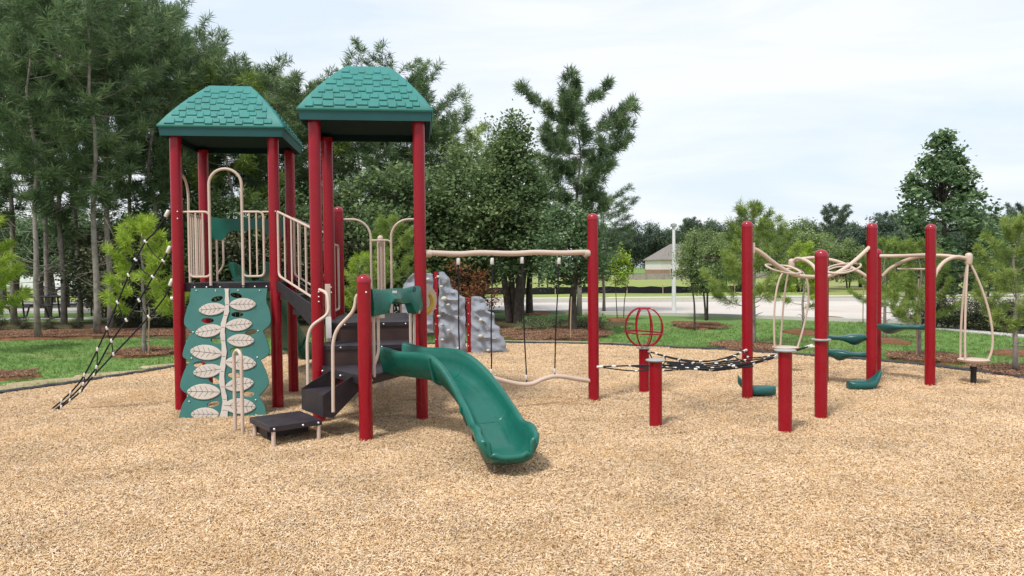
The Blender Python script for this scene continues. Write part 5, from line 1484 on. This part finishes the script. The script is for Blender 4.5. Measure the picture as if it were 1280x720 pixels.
# -- pine woods on the left
PV = [pine_meshes(31, 11.0, 4.3, 2.1, 40, 0.38, 28, 0.028, F_PINE, 0.082, dead=26, sub=5),
      pine_meshes(32, 12.5, 4.2, 2.3, 42, 0.38, 28, 0.028, F_PINE, 0.095, dead=22, sub=5),
      pine_meshes(33, 10.0, 2.6, 2.0, 42, 0.38, 28, 0.028, F_PINE, 0.085, dead=22, sub=5),
      pine_meshes(34, 9.0, 1.4, 2.1, 42, 0.38, 28, 0.028, F_MPINE, 0.09, dead=10, sub=5)]
def base_at(px, Y): 
    d = ray(px, 400); t = Y / d.y; return (d.x * t, Y)
FOREST = [  # px of the trunk, distance, variant, row of the top in the photo, turn, label
    (47, 18.0, 0, -20, 0.3, 'slim pine with a bare pale trunk, foremost of the wood at the far left'),
    (121, 18.5, 1, -60, 1.9, 'pine with a straight bare trunk beside the young bright pine, left of the rope climber'),
    (138, 20.2, 1, -40, 4.0, 'pine with a grey trunk close behind the bare pine nearest the rope climber'),
    (-15, 20.5, 2, -60, 2.2, 'dark pine at the very left edge, behind the young yellow green pine'),
    (18, 22.5, 1, -30, 5.1, 'pine behind and left of the slim foremost pine'), (80, 22.0, 2, -50, 0.8, 'leafy pine between the slim foremost pine and the straight bare one'),
    (100, 24.5, 1, -40, 3.0, 'tall pine in the second row, above the park grill'), (165, 23.5, 0, -15, 1.0, 'pine rising behind the upper end of the rope climber'),
    (196, 21.5, 2, 5, 4.4, 'full pine just left of the left tower post'), (228, 23.0, 1, 22, 2.9, 'pine whose top stands over the left corner of the left tower roof'),
    (205, 26.5, 1, -5, 0.5, 'back row pine above the left tower roof, at the sky edge'), (262, 24.0, 2, 62, 2.0, 'pine behind the left half of the left tower roof'),
    (60, 26.0, 1, -45, 1.4, 'back row pine behind the slim foremost pine'), (-40, 25.0, 1, -60, 0.2, 'back row pine partly outside the left edge'),
    (290, 23.0, 3, 92, 0.4, 'mid green pine directly behind the left tower'), (318, 24.5, 2, 74, 5.0, 'pine topping out above the right half of the left tower roof'),
    (350, 23.5, 0, 84, 1.2, 'thin pine in the gap between the two tower roofs, left one'), (378, 24.8, 2, 92, 3.3, 'pine at the left corner of the right tower roof'),
    (405, 25.5, 3, 118, 2.4, 'mid green pine behind the left post of the right tower'), (455, 25.0, 0, 112, 0.9, 'pine hidden behind the right tower roof, left of its middle'),
    (486, 24.0, 1, 60, 5.5, 'pine peaking above the flat top of the right tower roof'), (510, 24.6, 2, 92, 2.6, 'pine behind the right corner of the right tower roof'),
    (532, 25.0, 2, 112, 1.1, 'pine just right of the right tower roof'), (556, 26.5, 3, 142, 4.2, 'shorter pine stepping down right of the right tower'), (600, 27.5, 3, 168, 0.3, 'pine between the right tower and the oak crown'),
    (430, 28.5, 1, 110, 3.9, 'back row pine behind the right tower'), (140, 28.5, 1, -30, 2.7, 'back row pine behind the two bare trunks'), (335, 29.0, 1, 100, 0.7, 'back row pine between the tower roofs'),
    (250, 28.5, 2, 45, 4.8, 'back row pine above the middle of the left tower roof'), (0, 28.5, 1, -45, 2.4, 'back row pine above the white trucks')]
PVH = [11.0, 12.5, 10.0, 9.0]
for i, (px, Y, v, ty, rz, lb) in enumerate(FOREST):
    x, y_ = base_at(px, Y); sz = W(px, ty, Y).z / PVH[v]
    place_tree('pine_tree', PV[v], (x, y_), lb, 'pine tree', 'pines of the dense wood', rz, 0.45 * sz + 0.45, sz * 0.94)
# undergrowth
UG = [broad_meshes(61, 2.6, 0.05, 1.25, 1.2, 190, 24, 0.10, F_DARK, 0.05, 3), broad_meshes(62, 3.8, 0.3, 1.3, 1.6, 230, 26, 0.11, F_OAK, 0.06, 3), broad_meshes(63, 1.5, 0.0, 1.0, 0.6, 130, 22, 0.08, F_DARK, 0.03, 3)]
ug = [(150, 21.5, 0), (170, 22.5, 1), (215, 21.5, 0), (240, 22, 1), (262, 21.5, 0), (290, 21.5, 1), (320, 21.0, 0), (350, 21.5, 1), (378, 21.3, 0), (405, 21.7, 1), (430, 21.0, 0), (455, 21.6, 1), (482, 22.0, 1), (510, 21.6, 1), (535, 22.2, 0),
      (560, 22.0, 1), (585, 22.5, 1), (128, 25.5, 0), (585, 24.5, 1), (148, 24, 0), (190, 25, 1), (440, 24, 1), (340, 26, 1), (390, 27, 1), (270, 26, 1), (500, 26, 1)]
for i, (px, Y, v) in enumerate(ug):
    x, y_ = base_at(px, Y); s = 0.85 + 0.5 * random.random()
    place_tree('understorey_shrub', UG[v], (x, y_), 'dark shrub filling the shade between the pine trunks', 'shrub', 'shrubs under the pines', random.random() * 6, s)
for i, (px, Y, v, s) in enumerate([(-5, 20.0, 2, 0.34), (62, 20.2, 2, 0.25), (28, 20.4, 2, 0.28), (95, 20.2, 2, 0.25), (155, 20.5, 2, 0.5), (200, 20.6, 2, 0.6), (225, 20.5, 2, 0.5)]):
    x, y_ = base_at(px, Y)
    place_tree('low_shrub', UG[v], (x, y_), ['low bush at the foot of the pines, cut by the left edge', 'low bush just right of the slim foremost pine', 'low bush left of the slim foremost pine', 'low bush left of the straight bare pine trunk', 'low bush behind the middle of the rope climber', 'low bush just left of the left tower post', 'low bush at the foot of the wood hidden by the left tower post'][i], 'shrub', 'low bushes along the pine straw', i * 1.3, s)
# rusty bush and orange-brown branches in the thicket by the climbing wall
rb = broad_meshes(71, 2.5, 0.5, 0.7, 1.0, 60, 16, 0.10, F_DRY, 0.03, 2)
x, y_ = base_at(578, 19.6); place_tree('dead_leaf_bush', rb, (x, y_), 'rust brown withered bush behind the grey climbing wall', 'bush', None, 0.4, 0.78)
x, y_ = base_at(602, 18.9); place_tree('dead_leaf_bush', rb, (x, y_), 'smaller orange brown bush against the dark oak, right of the climbing wall', 'bush', None, 2.1, 0.68)

# -- oaks in the middle
oak1 = broad_meshes(81, 5.9, 1.05, 2.05, 2.4, 620, 30, 0.115, F_OAK, 0.15, 4, 'cone', 0.40)
x, y_ = base_at(643, 20.8); place_tree('oak_tree', oak1, (x, y_), 'broad dark oak with several black stems behind the hanging ropes', 'tree', None, 0.0, 1.0)
oak2 = broad_meshes(82, 4.8, 0.9, 1.9, 2.4, 480, 30, 0.11, F_OAK, 0.12, 3, 'round', 0.40)
x, y_ = base_at(592, 22.3); place_tree('oak_tree', oak2, (x, y_), 'rounded green oak filling the gap above the climbing wall', 'tree', None, 1.0, 1.12)
oak3 = broad_meshes(83, 3.2, 0.95, 1.0, 1.2, 260, 28, 0.095, F_GUM, 0.095, 1, 'round', 0.30)
x, y_ = base_at(716, 17.9); place_tree('young_oak', oak3, (x, y_), 'single trunk leafy tree just left of the outermost tall red post', 'tree', None, 0.0, 1.0)
x, y_ = base_at(662, 25.5); place_tree('young_oak', oak3, (x, y_), 'leafy tree by the road behind the hanging ropes', 'tree', None, 2.0, 1.25)
oak4 = broad_meshes(84, 3.9, 1.2, 0.55, 2.0, 44, 16, 0.075, F_WILLOW, 0.03, 2, 'cone', 0.30)
x, y_ = base_at(616, 21.5); place_tree('thin_sapling', oak4, (x, y_, 2.1), 'thin twiggy treetop rising above the oak crown', 'tree', None, 0.0, 1.0)
for i, (px, Y, s_) in enumerate([(-8, 33, 1.25), (22, 34, 1.35), (52, 33, 1.2), (84, 34, 1.3), (112, 33, 1.25), (146, 33, 1.3), (66, 38, 1.5), (5, 38, 1.5)]):
    x, y_ = base_at(px, Y); place_tree('shade_tree', oak3, (x, y_), 'leafy tree hanging low in front of the white vehicles', 'tree', 'leafy trees in front of the white vehicles', i * 0.8, s_)
# -- lone tall pine
lp = pine_meshes(92, 8.6, 2.9, 2.6, 40, 0.40, 74, 0.026, F_PINE, 0.12, dead=4, sub=5, rmax=0.35)
x, y_ = base_at(724, 24.5); place_tree('tall_pine', lp, (x, y_), 'lone tall pine standing above the oaks against the sky', 'pine tree', None, 5.0, 0.70, 0.83)
x, y_ = base_at(755, 27); place_tree('tall_pine', PV[2], (x, y_), 'shorter dark pine spreading at the right foot of the lone tall pine', 'pine tree', None, 0.7, 0.62, 0.42)

# -- young bright pines
YP = [pine_meshes(95, 2.9, 0.75, 0.85, 20, 0.20, 52, 0.012, F_YPINE, 0.045, dead=5, sub=3, taper='young'),
      pine_meshes(96, 3.1, 0.85, 1.0, 26, 0.17, 50, 0.010, F_MPINE, 0.05, dead=6, sub=4, taper='young'),
      pine_meshes(97, 2.6, 0.7, 0.75, 20, 0.18, 50, 0.011, F_YPINE, 0.04, dead=5, sub=3, taper='young')]
young = [(181, 443, 0, 0.88, 1.0, 'young bright green pine behind the rope climber', None), (-32, 440, 2, 1.16, 0.4, 'young yellow green pine cut off by the left edge of the photo', None),
         (942, 431.5, 1, 0.88, 2.0, 'young pine on a mulch bed behind the left tall post of the climbing frame', None), (1004, 414.7, 2, 0.78, 0.2, 'small bright pine on a mulch ring near the road, between two tall posts', None),
         (1149, 446.5, 1, 0.62, 1.2, 'young pine with a wooden stake, left of the outer spinning seat', None), (1269, 466, 1, 0.70, 3.5, 'young bright pine at the right edge of the photo', None),
         (1106, 425, 1, 0.66, 4.6, 'young pine with twin thin trunks behind the two paired posts', None), (490, 424, 1, 0.86, 2.9, 'bright green pine seen through the rear of the right tower', None), (455, 418, 0, 0.66, 0.6, 'bright pine sapling left of the climbing pole, behind the right tower', None)]
for (px, py, v, s, rz, lb, gpp) in young:
    g = G(px, py); place_tree('young_pine', YP[v], (g.x, g.y), lb, 'young pine', 'young pines on the lawn', rz, s)
# deciduous saplings
sap = broad_meshes(101, 2.6, 0.95, 0.55, 0.9, 110, 22, 0.06, F_WILLOW, 0.025, 1, 'cone', 0.22)
sap2 = broad_meshes(102, 2.3, 0.85, 0.48, 0.8, 95, 22, 0.06, F_YPINE, 0.022, 2, 'cone', 0.2)
g = G(868, 411.5); place_tree('sapling', sap, (g.x, g.y), 'staked green sapling on a mulch ring in front of the wide pale tree', 'sapling', None, 0, 0.98)
g = G(776, 399.5); place_tree('sapling', sap2, (g.x, g.y), 'small sapling with two thin stems near the road, right of the outermost red post', 'sapling', None, 0.5, 1.0)
g = G(1190, 404); g.x -= 0.28; gum = broad_meshes(115, 5.35, 0.35, 2.1, 2.4, 640, 24, 0.125, F_GUM, 0.11, 1, 'cone', 0.22)
place_tree('sweetgum_tree', gum, (g.x, g.y), 'tall sweetgum with a pointed crown standing against the sky on the right', 'tree', None, 0.8, 1.0)
g = G(884, 399); wil = broad_meshes(112, 4.1, 1.05, 1.75, 1.5, 520, 28, 0.095, F_WILLOW, 0.085, 2, 'round', 0.32)
place_tree('spreading_tree', wil, (g.x, g.y), 'wide pale leaved tree beside the white lamp pole', 'tree', None, 0.8, 0.58, 0.66)
# trees across the road
far_br = [broad_meshes(121, 5.4, 0.6, 2.3, 2.2, 300, 24, 0.17, F_WILLOW, 0.12, 2, 'round', 0.5), broad_meshes(122, 8.0, 1.0, 3.6, 3.4, 380, 24, 0.30, F_FAR, 0.2, 2, 'round', 0.8), broad_meshes(123, 9.0, 1.0, 3.0, 4, 360, 24, 0.30, F_OAK, 0.2, 1, 'cone', 0.7)]
fpine = pine_meshes(124, 11, 4.5, 2.4, 34, 0.6, 26, 0.06, F_FAR, 0.16, dead=3, sub=4)
MIDL = ['', 'pale green tree across the road left of the inner spinning seat', 'pale green tree across the road just left of the second tall post', 'pale tree right behind the left tall post of the climbing frame', 'dark tree across the road, left of the paired tall posts', 'dark tree directly behind the paired tall posts', 'dark tree across the road between the paired posts and the outermost post', 'dark tree at the left shoulder of the sweetgum', 'dark tree at the right shoulder of the sweetgum', 'dark tree above the outer spinning seat', 'dark tree near the right edge across the road', 'dark tree cut by the right edge of the photo', 'pale tree peeking over the left tall post of the climbing frame', 'pale small tree in front of the beige house', 'pale bushy tree behind the outer spinning seat', 'pale bushy tree behind the bright pine at the right edge', 'pale bushy tree behind the outermost tall post of the climbing frame']
mid = [(1000, 44, 0, 0.80, 'pale green rounded tree across the road behind the inner spinning seat'), (972, 50, 0, 0.74, None), (1030, 48, 0, 0.68, None), (905, 48, 0, 0.70, None),
       (1075, 52, 1, 0.55, None), (1105, 50, 1, 0.60, None), (1140, 46, 1, 0.54, None), (1165, 40, 1, 0.46, None), (1215, 42, 1, 0.48, None), (1245, 44, 1, 0.55, None), (1285, 40, 1, 0.48, None), (1320, 42, 1, 0.52, None), (925, 52, 0, 0.72, None), (1060, 47, 0, 0.6, None), (1232, 34, 0, .55, None), (1270, 33, 0, .55, None), (1135, 36, 0, 0.55, None)]
for i, (px, Y, v, s, lb) in enumerate(mid):
    x, y_ = base_at(px, Y); place_tree('roadside_tree', far_br[v], (x, y_, terrain(x, y_)), lb or MIDL[i], 'tree', 'trees across the road', i * 1.1, s)
DPL = ['round topped dark pine above the beige house roof', 'dark pine just right of the white lamp pole top', 'second dark pine right of the lamp pole, in the tree line', 'small dark pine whose top shows over the left tall post', 'dark pine above the tree line between the two right tall posts', 'dark pine at the right edge of the tree line', 'small dark pine behind the outer spinning seat']
for i, (px, Y, s) in enumerate([(1046, 75, 0.66), (862, 170, 1.15), (885, 180, 1.05), (934, 150, 1.0), (1110, 80, 0.62), (1275, 60, 0.55), (1232, 56, 0.45)]):
    x, y_ = base_at(px, Y); place_tree('distant_pine', fpine, (x, y_, terrain(x, y_)), DPL[i], 'pine tree', 'pines above the far tree line', i * 1.7, s)
k = 0
for px in range(745, 1330, 17):
    for row_ in (0, 1):
        Y = 235 + 22 * row_ + random.uniform(-8, 8); x, y_ = base_at(px + random.uniform(-8, 8) + row_ * 8, Y)
        place_tree('distant_tree', far_br[1 + (k % 2)], (x, y_, terrain(x, y_) - 0.5), 'tree of the dark wood along the horizon', 'tree', 'trees of the far wood', k * 1.3, 1.55 + random.uniform(-0.2, 0.25), 1.95 + random.uniform(-0.2, 0.3)); k += 1
for px in range(-60, 700, 32):
    Y = 95 + random.uniform(-8, 8); x, y_ = base_at(px, Y)
    place_tree('distant_tree', far_br[1 + (k % 2)], (x, y_, terrain(x, y_) - 0.3), 'tree of the dark wood beyond the parked trucks', 'tree', 'trees beyond the car park', k * 1.3, 1.1 + random.uniform(-0.2, 0.25)); k += 1
# clipped hedge on the right
for i in range(10):
    g = G(1150 + i * 16, 408 + i * 0.9)
    hm = UG[2]; place_tree('hedge_shrub', hm, (g.x, g.y), 'low dark shrub in the hedge along the footpath', 'shrub', 'shrubs of the low hedge', i * 0.9, 0.46 + 0.05 * (i % 3))
gg = broad_meshes(131, 0.5, 0.0, 0.6, 0.3, 60, 18, 0.05, F_OAK, 0.02, 2)
for i, (px, py) in enumerate(((672, 416), (690, 414), (728, 413), (740, 411))):
    g = G(px, py); place_tree('bed_plant', gg, (g.x, g.y), ['leftmost small green plant in the mulch bed under the oaks', 'small green plant in the oak bed, right of the leftmost one', 'small green plant at the foot of the single trunk leafy tree, left side', 'small green plant between the single trunk leafy tree and the outermost red post'][i], 'plant', 'plants in the mulch bed', i, 0.8)
# stakes
for i, (px, py, h, lb) in enumerate([(1145.5, 447, 1.35, 'pale wooden stake beside the young pine near the outer spinning seat'), (713, 424.5, 0.95, 'pale crooked stake in front of the single trunk leafy tree'), (1078.5, 402, 1.25, 'thin grey stake at the road edge between two tall posts'), (186, 443, 0.9, 'thin stake beside the young pine behind the rope climber')]):
    g = G(px, py); m = MB(); m.tube([(g.x, g.y, -0.05), (g.x + 0.01, g.y, h * 0.5), (g.x + 0.03, g.y, h)], 0.014, 6); o = m.build('tree_stake', STAKE); tag(o, lb, 'stake')

# grass blades (one mass)
def grass():
    rg = np.random.default_rng(5); P = []
    while len(P) < 26000:
        Y = rg.uniform(10.0, 21.0); x = rg.uniform(-0.74, 0.74) * Y
        if rg.random() < 0.25:
            b = bsm[int(rg.integers(0, len(bsm)))]; a_ = rg.uniform(0, 6.28); x, Y = b.x + 0.5 * math.cos(a_) * rg.random(), b.y + 0.5 * rg.random()
        if inside(x, Y) or edge_dist(x, Y) < 0.05: continue
        P.append((x, Y, -0.03))
    P = np.array(P); n = len(P); B = 4
    d = unit(rg.normal(size=(n, B, 3)) * np.array([0.55, 0.55, 0]) + np.array([0, 0, 1.0])); L_ = rg.uniform(0.03, 0.085, (n, B, 1))
    b = P[:, None] + rg.normal(0, 0.02, (n, B, 3)) * np.array([1, 1, 0]); s = unit(np.cross(d, rg.normal(size=(n, B, 3)))) * 0.004
    V = np.stack([b - s, b + s, b + d * L_], axis=2).reshape(-1, 3); F = np.arange(len(V)).reshape(-1, 3)
    t = np.clip(rg.beta(2, 2, n)[:, None] + rg.normal(0, .1, (n, B)), 0, 1)
    m = fol('grass_blades', [(0.07, 0.145, 0.03), (0.12, 0.22, 0.05), (0.17, 0.28, 0.07), (0.26, 0.31, 0.11)])
    me = mesh_np('grass', V, F, 3, np.repeat(t.reshape(-1), 3), m); o = link('grass', me, None); o['kind'] = 'stuff'
grass()

# ================================================================== FAR BUILDINGS, FENCES, POLE
WALLW = mat('white_siding', (0.62, 0.60, 0.57), 0.8, 0.2, var=0.04)
BRICK = mat('brick_wall_far', (0.30, 0.19, 0.15), 0.9, 0.2, var=0.15, vscale=2)
ROOFG = mat('grey_brown_shingles', (0.21, 0.19, 0.175), 0.9, 0.2, var=0.12, vscale=1.5)
WOODF = mat('weathered_fence_wood', (0.30, 0.27, 0.24), 0.9, 0.2, var=0.15, vscale=1)
SILT = mat('black_silt_cloth', (0.012, 0.012, 0.015), 0.8, 0.2, var=0.2)
def house(px, Y, w, d, hw, hr, label, mats=(WALLW, BRICK, ROOFG), rz=0.2, dx=0):
    x, y_ = base_at(px, Y); z = terrain(x, y_)
    T = thing('house', label, 'house', (x, y_, z), 'houses across the field')
    Rm = Matrix.Translation((x, y_, z)) @ Matrix.Rotation(rz, 4, 'Z')
    m = MB(); m.box((0, 0, hw * 0.19), (w + 0.1, d + 0.1, hw * 0.40), Rm); m.build('lower_wall', mats[1], T)
    m = MB(); m.box((0, 0, hw * 0.69), (w, d, hw * 0.61), Rm); m.build('upper_wall', mats[0], T)
    e = 0.5; m = MB(); rl = max(0.5, (w - d) / 2 + 0.3)
    vs = [(-w / 2 - e, -d / 2 - e, hw), (w / 2 + e, -d / 2 - e, hw), (w / 2 + e, d / 2 + e, hw), (-w / 2 - e, d / 2 + e, hw), (-rl, 0, hw + hr), (rl, 0, hw + hr)]
    vs += [(v[0], v[1], v[2] - 0.18) for v in vs[:4]]
    m.add(vs, [(0, 1, 5, 4), (1, 2, 5), (2, 3, 4, 5), (3, 0, 4), (0, 6, 7, 1), (1, 7, 8, 2), (2, 8, 9, 3), (3, 9, 6, 0), (6, 9, 8, 7)], 0, False, Rm); m.build('roof', mats[2], T)
    for wx, wz in ((-w * 0.12, hw * 0.72), (w * 0.05, hw * 0.78), (w * 0.33, hw * 0.78), (-w * 0.28, hw * 0.3), (w * 0.3, hw * 0.3)):
        m = MB(); m.box((wx, -d / 2 - 0.05, wz), (1.1, 0.1, 1.4), Rm); f = m.build('window', WALLW, T)
        m = MB(); m.box((wx, -d / 2 - 0.11, wz), (0.9, 0.04, 1.2), Rm); m.build('pane', GLASSD, f)
    return T
house(848, 205, 15.0, 11, 4.4, 4.3, 'two storey pale house with a grey hip roof left of the white lamp pole')
house(900, 200, 12, 10, 4.8, 2.8, 'pale house mostly hidden behind the wide pale leaved tree')
house(1056, 120, 10, 9, 4.6, 2.9, 'beige house with a grey roof glimpsed behind the second tall post of the climbing frame', (mat('beige_siding', (0.52, 0.44, 0.33), 0.8), BRICK, ROOFG), 0.5)
house(1222, 105, 9, 9, 4.2, 2.4, 'pale house glimpsed through the trees above the outer spinning seat')
# wooden fence beyond the field
def wood_fence():
    T = thing('wooden_fence', 'weathered wooden privacy fence across the field in front of the houses', 'fence', (25, 150, terrain(25, 150)))
    m = MB()
    Yf = 150; x0, x1 = base_at(785, Yf)[0], base_at(1120, Yf)[0]; n = 150
    for i in range(n):
        x = lerp(x0, x1, i / n); m.box((x, Yf, terrain(x, Yf) + 0.55 + 0.03 * (i % 2)), ((x1 - x0) / n * 0.92, 0.05 + 0.05 * (i % 2), 1.2))
    o = m.build('fence_boards', WOODF, T); o['kind'] = 'stuff'
    for i in range(0, n, 10):
        x = lerp(x0, x1, i / n) ; mm = MB(); mm.box((x, Yf - 0.12, terrain(x, Yf) + 0.6), (0.16, 0.14, 1.3)); mm.build('fence_post', WOODF, T)
wood_fence()
def silt():
    Y = 44; T = thing('silt_fence', 'low black cloth silt fence running across the grass field', 'fence', (10, 44, 0))
    pts = []
    for i in range(60):
        px = lerp(560, 1000, i / 59); x, y_ = base_at(px, Y + 0.5 * math.sin(i * 0.3)); pts.append((x, y_))
    m = MB(); vs = []; fs = []
    for i, (x, y_) in enumerate(pts):
        s_ = 0.05 * math.sin(i * 0.9); vs += [(x, y_, -0.05), (x, y_ + s_, 0.38 + 0.03 * math.sin(i * 1.7)), (x, y_ + s_ + 0.02, 0.38 + 0.03 * math.sin(i * 1.7)), (x, y_ + 0.02, -0.05)]
    for i in range(59):
        for k in range(3): fs.append((i * 4 + k, i * 4 + k + 1, i * 4 + 5 + k, i * 4 + 4 + k))
    m.add(vs, fs); m.build('silt_cloth', SILT, T)
    for i in range(0, 60, 6):
        x, y_ = pts[i]; m = MB(); m.box((x, y_ - 0.06, 0.22), (0.05, 0.05, 0.5)); m.build('stake', STAKE, T)
silt()
g = G(842.5, 393); zt = W(842.5, 284, g.y).z
T = thing('lamp_pole', 'tall slim white pole standing at the road edge', 'pole', (g.x, g.y, 0))
m = MB(); m.tube([(g.x, g.y, -0.05), (g.x, g.y, zt * 0.5), (g.x, g.y, zt)], [0.075, 0.062, 0.048], 12); m.build('pole', WHITEP, T)
m = MB(); m.lathe((g.x, g.y, zt), [(0.05, 0), (0.11, 0.02), (0.10, 0.10), (0.03, 0.14), (0.001, 0.145)], 12); m.build('lamp_head', DISH, T)

# ---- vehicles, picnic table and grill at the far left
TIRE = mat('tyre_rubber', (0.015, 0.015, 0.016), 0.8); CARW = mat('white_car_paint', (0.72, 0.73, 0.75), 0.25, 0.5, coat=0.5); CARR = mat('red_marking', (0.45, 0.03, 0.03), 0.4)
def vehicle(px, Y, kind, label, flip=1, red=False):
    x, y_ = base_at(px, Y); T = thing({'van': 'box_truck', 'pickup': 'pickup_truck', 'car': 'parked_car'}[kind], label, {'van': 'truck', 'pickup': 'truck', 'car': 'car'}[kind], (x, y_, 0), 'white vehicles beyond the wood')
    prof = {'van': [(-2.9, 0.45), (2.9, 0.45), (2.95, 0.95), (2.75, 1.15), (2.15, 1.35), (1.75, 2.0), (1.3, 2.05), (1.3, 2.6), (-2.9, 2.6)],
            'pickup': [(-2.7, 0.5), (2.7, 0.5), (2.75, 1.0), (2.6, 1.15), (1.4, 1.25), (0.9, 1.85), (-0.7, 1.9), (-0.9, 1.25), (-2.7, 1.2)],
            'car': [(-2.2, 0.35), (2.2, 0.35), (2.25, 0.75), (2.0, 0.95), (1.2, 1.05), (0.6, 1.55), (-1.3, 1.6), (-2.1, 1.05), (-2.25, 0.9)]}[kind]
    W_ = 1.9 if kind != 'van' else 2.2
    m = MB(); m.slab([(x + flip * a, y_ - W_ / 2, b) for a, b in prof], (0, W_, 0)); bo = m.build('body', CARW, T, bevel=0.06)
    gl = {'van': [(1.45, 1.4), (2.05, 1.4), (1.72, 1.92), (1.45, 1.92)], 'pickup': [(-0.6, 1.3), (1.25, 1.3), (0.85, 1.76), (-0.55, 1.78)], 'car': [(-1.8, 1.08), (1.05, 1.08), (0.55, 1.47), (-1.25, 1.5)]}[kind]
    m = MB(); m.slab([(x + flip * a, y_ - W_ / 2 - 0.015, b) for a, b in gl], (0, W_ + 0.03, 0)); m.build('window', GLASSD, T)
    wr = 0.36 if kind != 'car' else 0.31
    for wx in (-1.65 if kind != 'car' else -1.35, 1.75 if kind != 'car' else 1.4):
        for s_ in (-1, 1):
            m = MB(); m.lathe((0, 0, 0), [(wr, -0.11), (wr, 0.11)], 18, M=Matrix.Translation((x + flip * wx, y_ + s_ * (W_ / 2 - 0.08), wr)) @ Matrix.Rotation(R(90), 4, 'X')); wo_ = m.build('wheel', TIRE, T)
            m = MB(); m.lathe((0, 0, 0), [(wr * 0.55, -0.12), (wr * 0.55, 0.12)], 12, M=Matrix.Translation((x + flip * wx, y_ + s_ * (W_ / 2 - 0.08), wr)) @ Matrix.Rotation(R(90), 4, 'X')); m.build('rim', BOLT, wo_)
    m = MB(); m.box((x + flip * 2.2 * (1 if kind != 'car' else 0.98), y_ - W_ / 2 + 0.1, 0.85), (0.1, 0.25, 0.16)); m.build('headlight', DISH, T)
    if red:
        m = MB(); m.box((x - flip * 2.3, y_ - W_ / 2 - 0.012, 1.9), (0.7, 0.02, 0.9)); m.build('red_marking', CARR, T)
    return T
vehicle(96, 50, 'van', 'white box truck with a red mark, seen between pine trunks', 1, True)
vehicle(34, 52, 'pickup', 'white pickup truck leftmost beyond the wood', -1)
vehicle(66, 53, 'car', 'white car between the pickup and the box truck', 1)
vehicle(116, 46, 'car', 'white car nearest to the large bare pine trunk', -1)
vehicle(200, 52, 'car', 'white car glimpsed low through the shrubs right of the young pine', 1)
def picnic():
    g = G(47, 398); T = thing('picnic_table', 'black metal picnic table with benches beside the footpath at the left', 'picnic table', (g.x, g.y, 0)); x, y_ = g.x, g.y
    for k in range(5): m = MB(); m.rbox((x, y_ - 0.30 + 0.15 * k, 0.75), (1.75, 0.13, 0.035), 0.006); m.build('table_slat', BLACKM, T)
    for sy in (-0.68, 0.68):
        for q in (-0.07, 0.07): m = MB(); m.rbox((x, y_ + sy + q, 0.44), (1.75, 0.12, 0.03), 0.006); m.build('bench_slat', BLACKM, T)
    for sx in (-0.62, 0.62):
        m = MB(); m.tube(rounded([(x + sx, y_ - 0.70, 0.42), (x + sx, y_ - 0.55, 0.42), (x + sx - 0.0, y_ - 0.35, 0.02), (x + sx, y_ + 0.35, 0.02), (x + sx, y_ + 0.55, 0.42), (x + sx, y_ + 0.70, 0.42)], 0.1), 0.03, 8)
        m.tube([(x + sx, y_ - 0.25, 0.02), (x + sx, y_ - 0.15, 0.73)], 0.03, 8); m.tube([(x + sx, y_ + 0.25, 0.02), (x + sx, y_ + 0.15, 0.73)], 0.03, 8); m.build('leg_frame', BLACKM, T)
picnic()
g = G(114.5, 394); T = thing('park_grill', 'black pedestal grill beside the footpath, right of the picnic table', 'grill', (g.x, g.y, 0))
m = MB(); m.tube([(g.x, g.y, -0.05), (g.x, g.y, 0.75)], 0.035, 8); m.build('pedestal', BLACKM, T)
m = MB()
for a in ((0, -0.2, 0.5, 0.02), (0, 0.2, 0.5, 0.02), (-0.25, 0, 0.02, 0.4), (0.25, 0, 0.02, 0.4)): m.box((g.x + a[0], g.y + a[1], 0.86), (a[2], a[3], 0.22))
m.box((g.x, g.y, 0.76), (0.5, 0.4, 0.02)); m.build('fire_box', BLACKM, T)
m = MB()
for k in range(9): m.tube([(g.x - 0.22 + 0.055 * k, g.y - 0.19, 0.93), (g.x - 0.22 + 0.055 * k, g.y + 0.19, 0.93)], 0.006, 5)
m.build('grate', BLACKM, T)
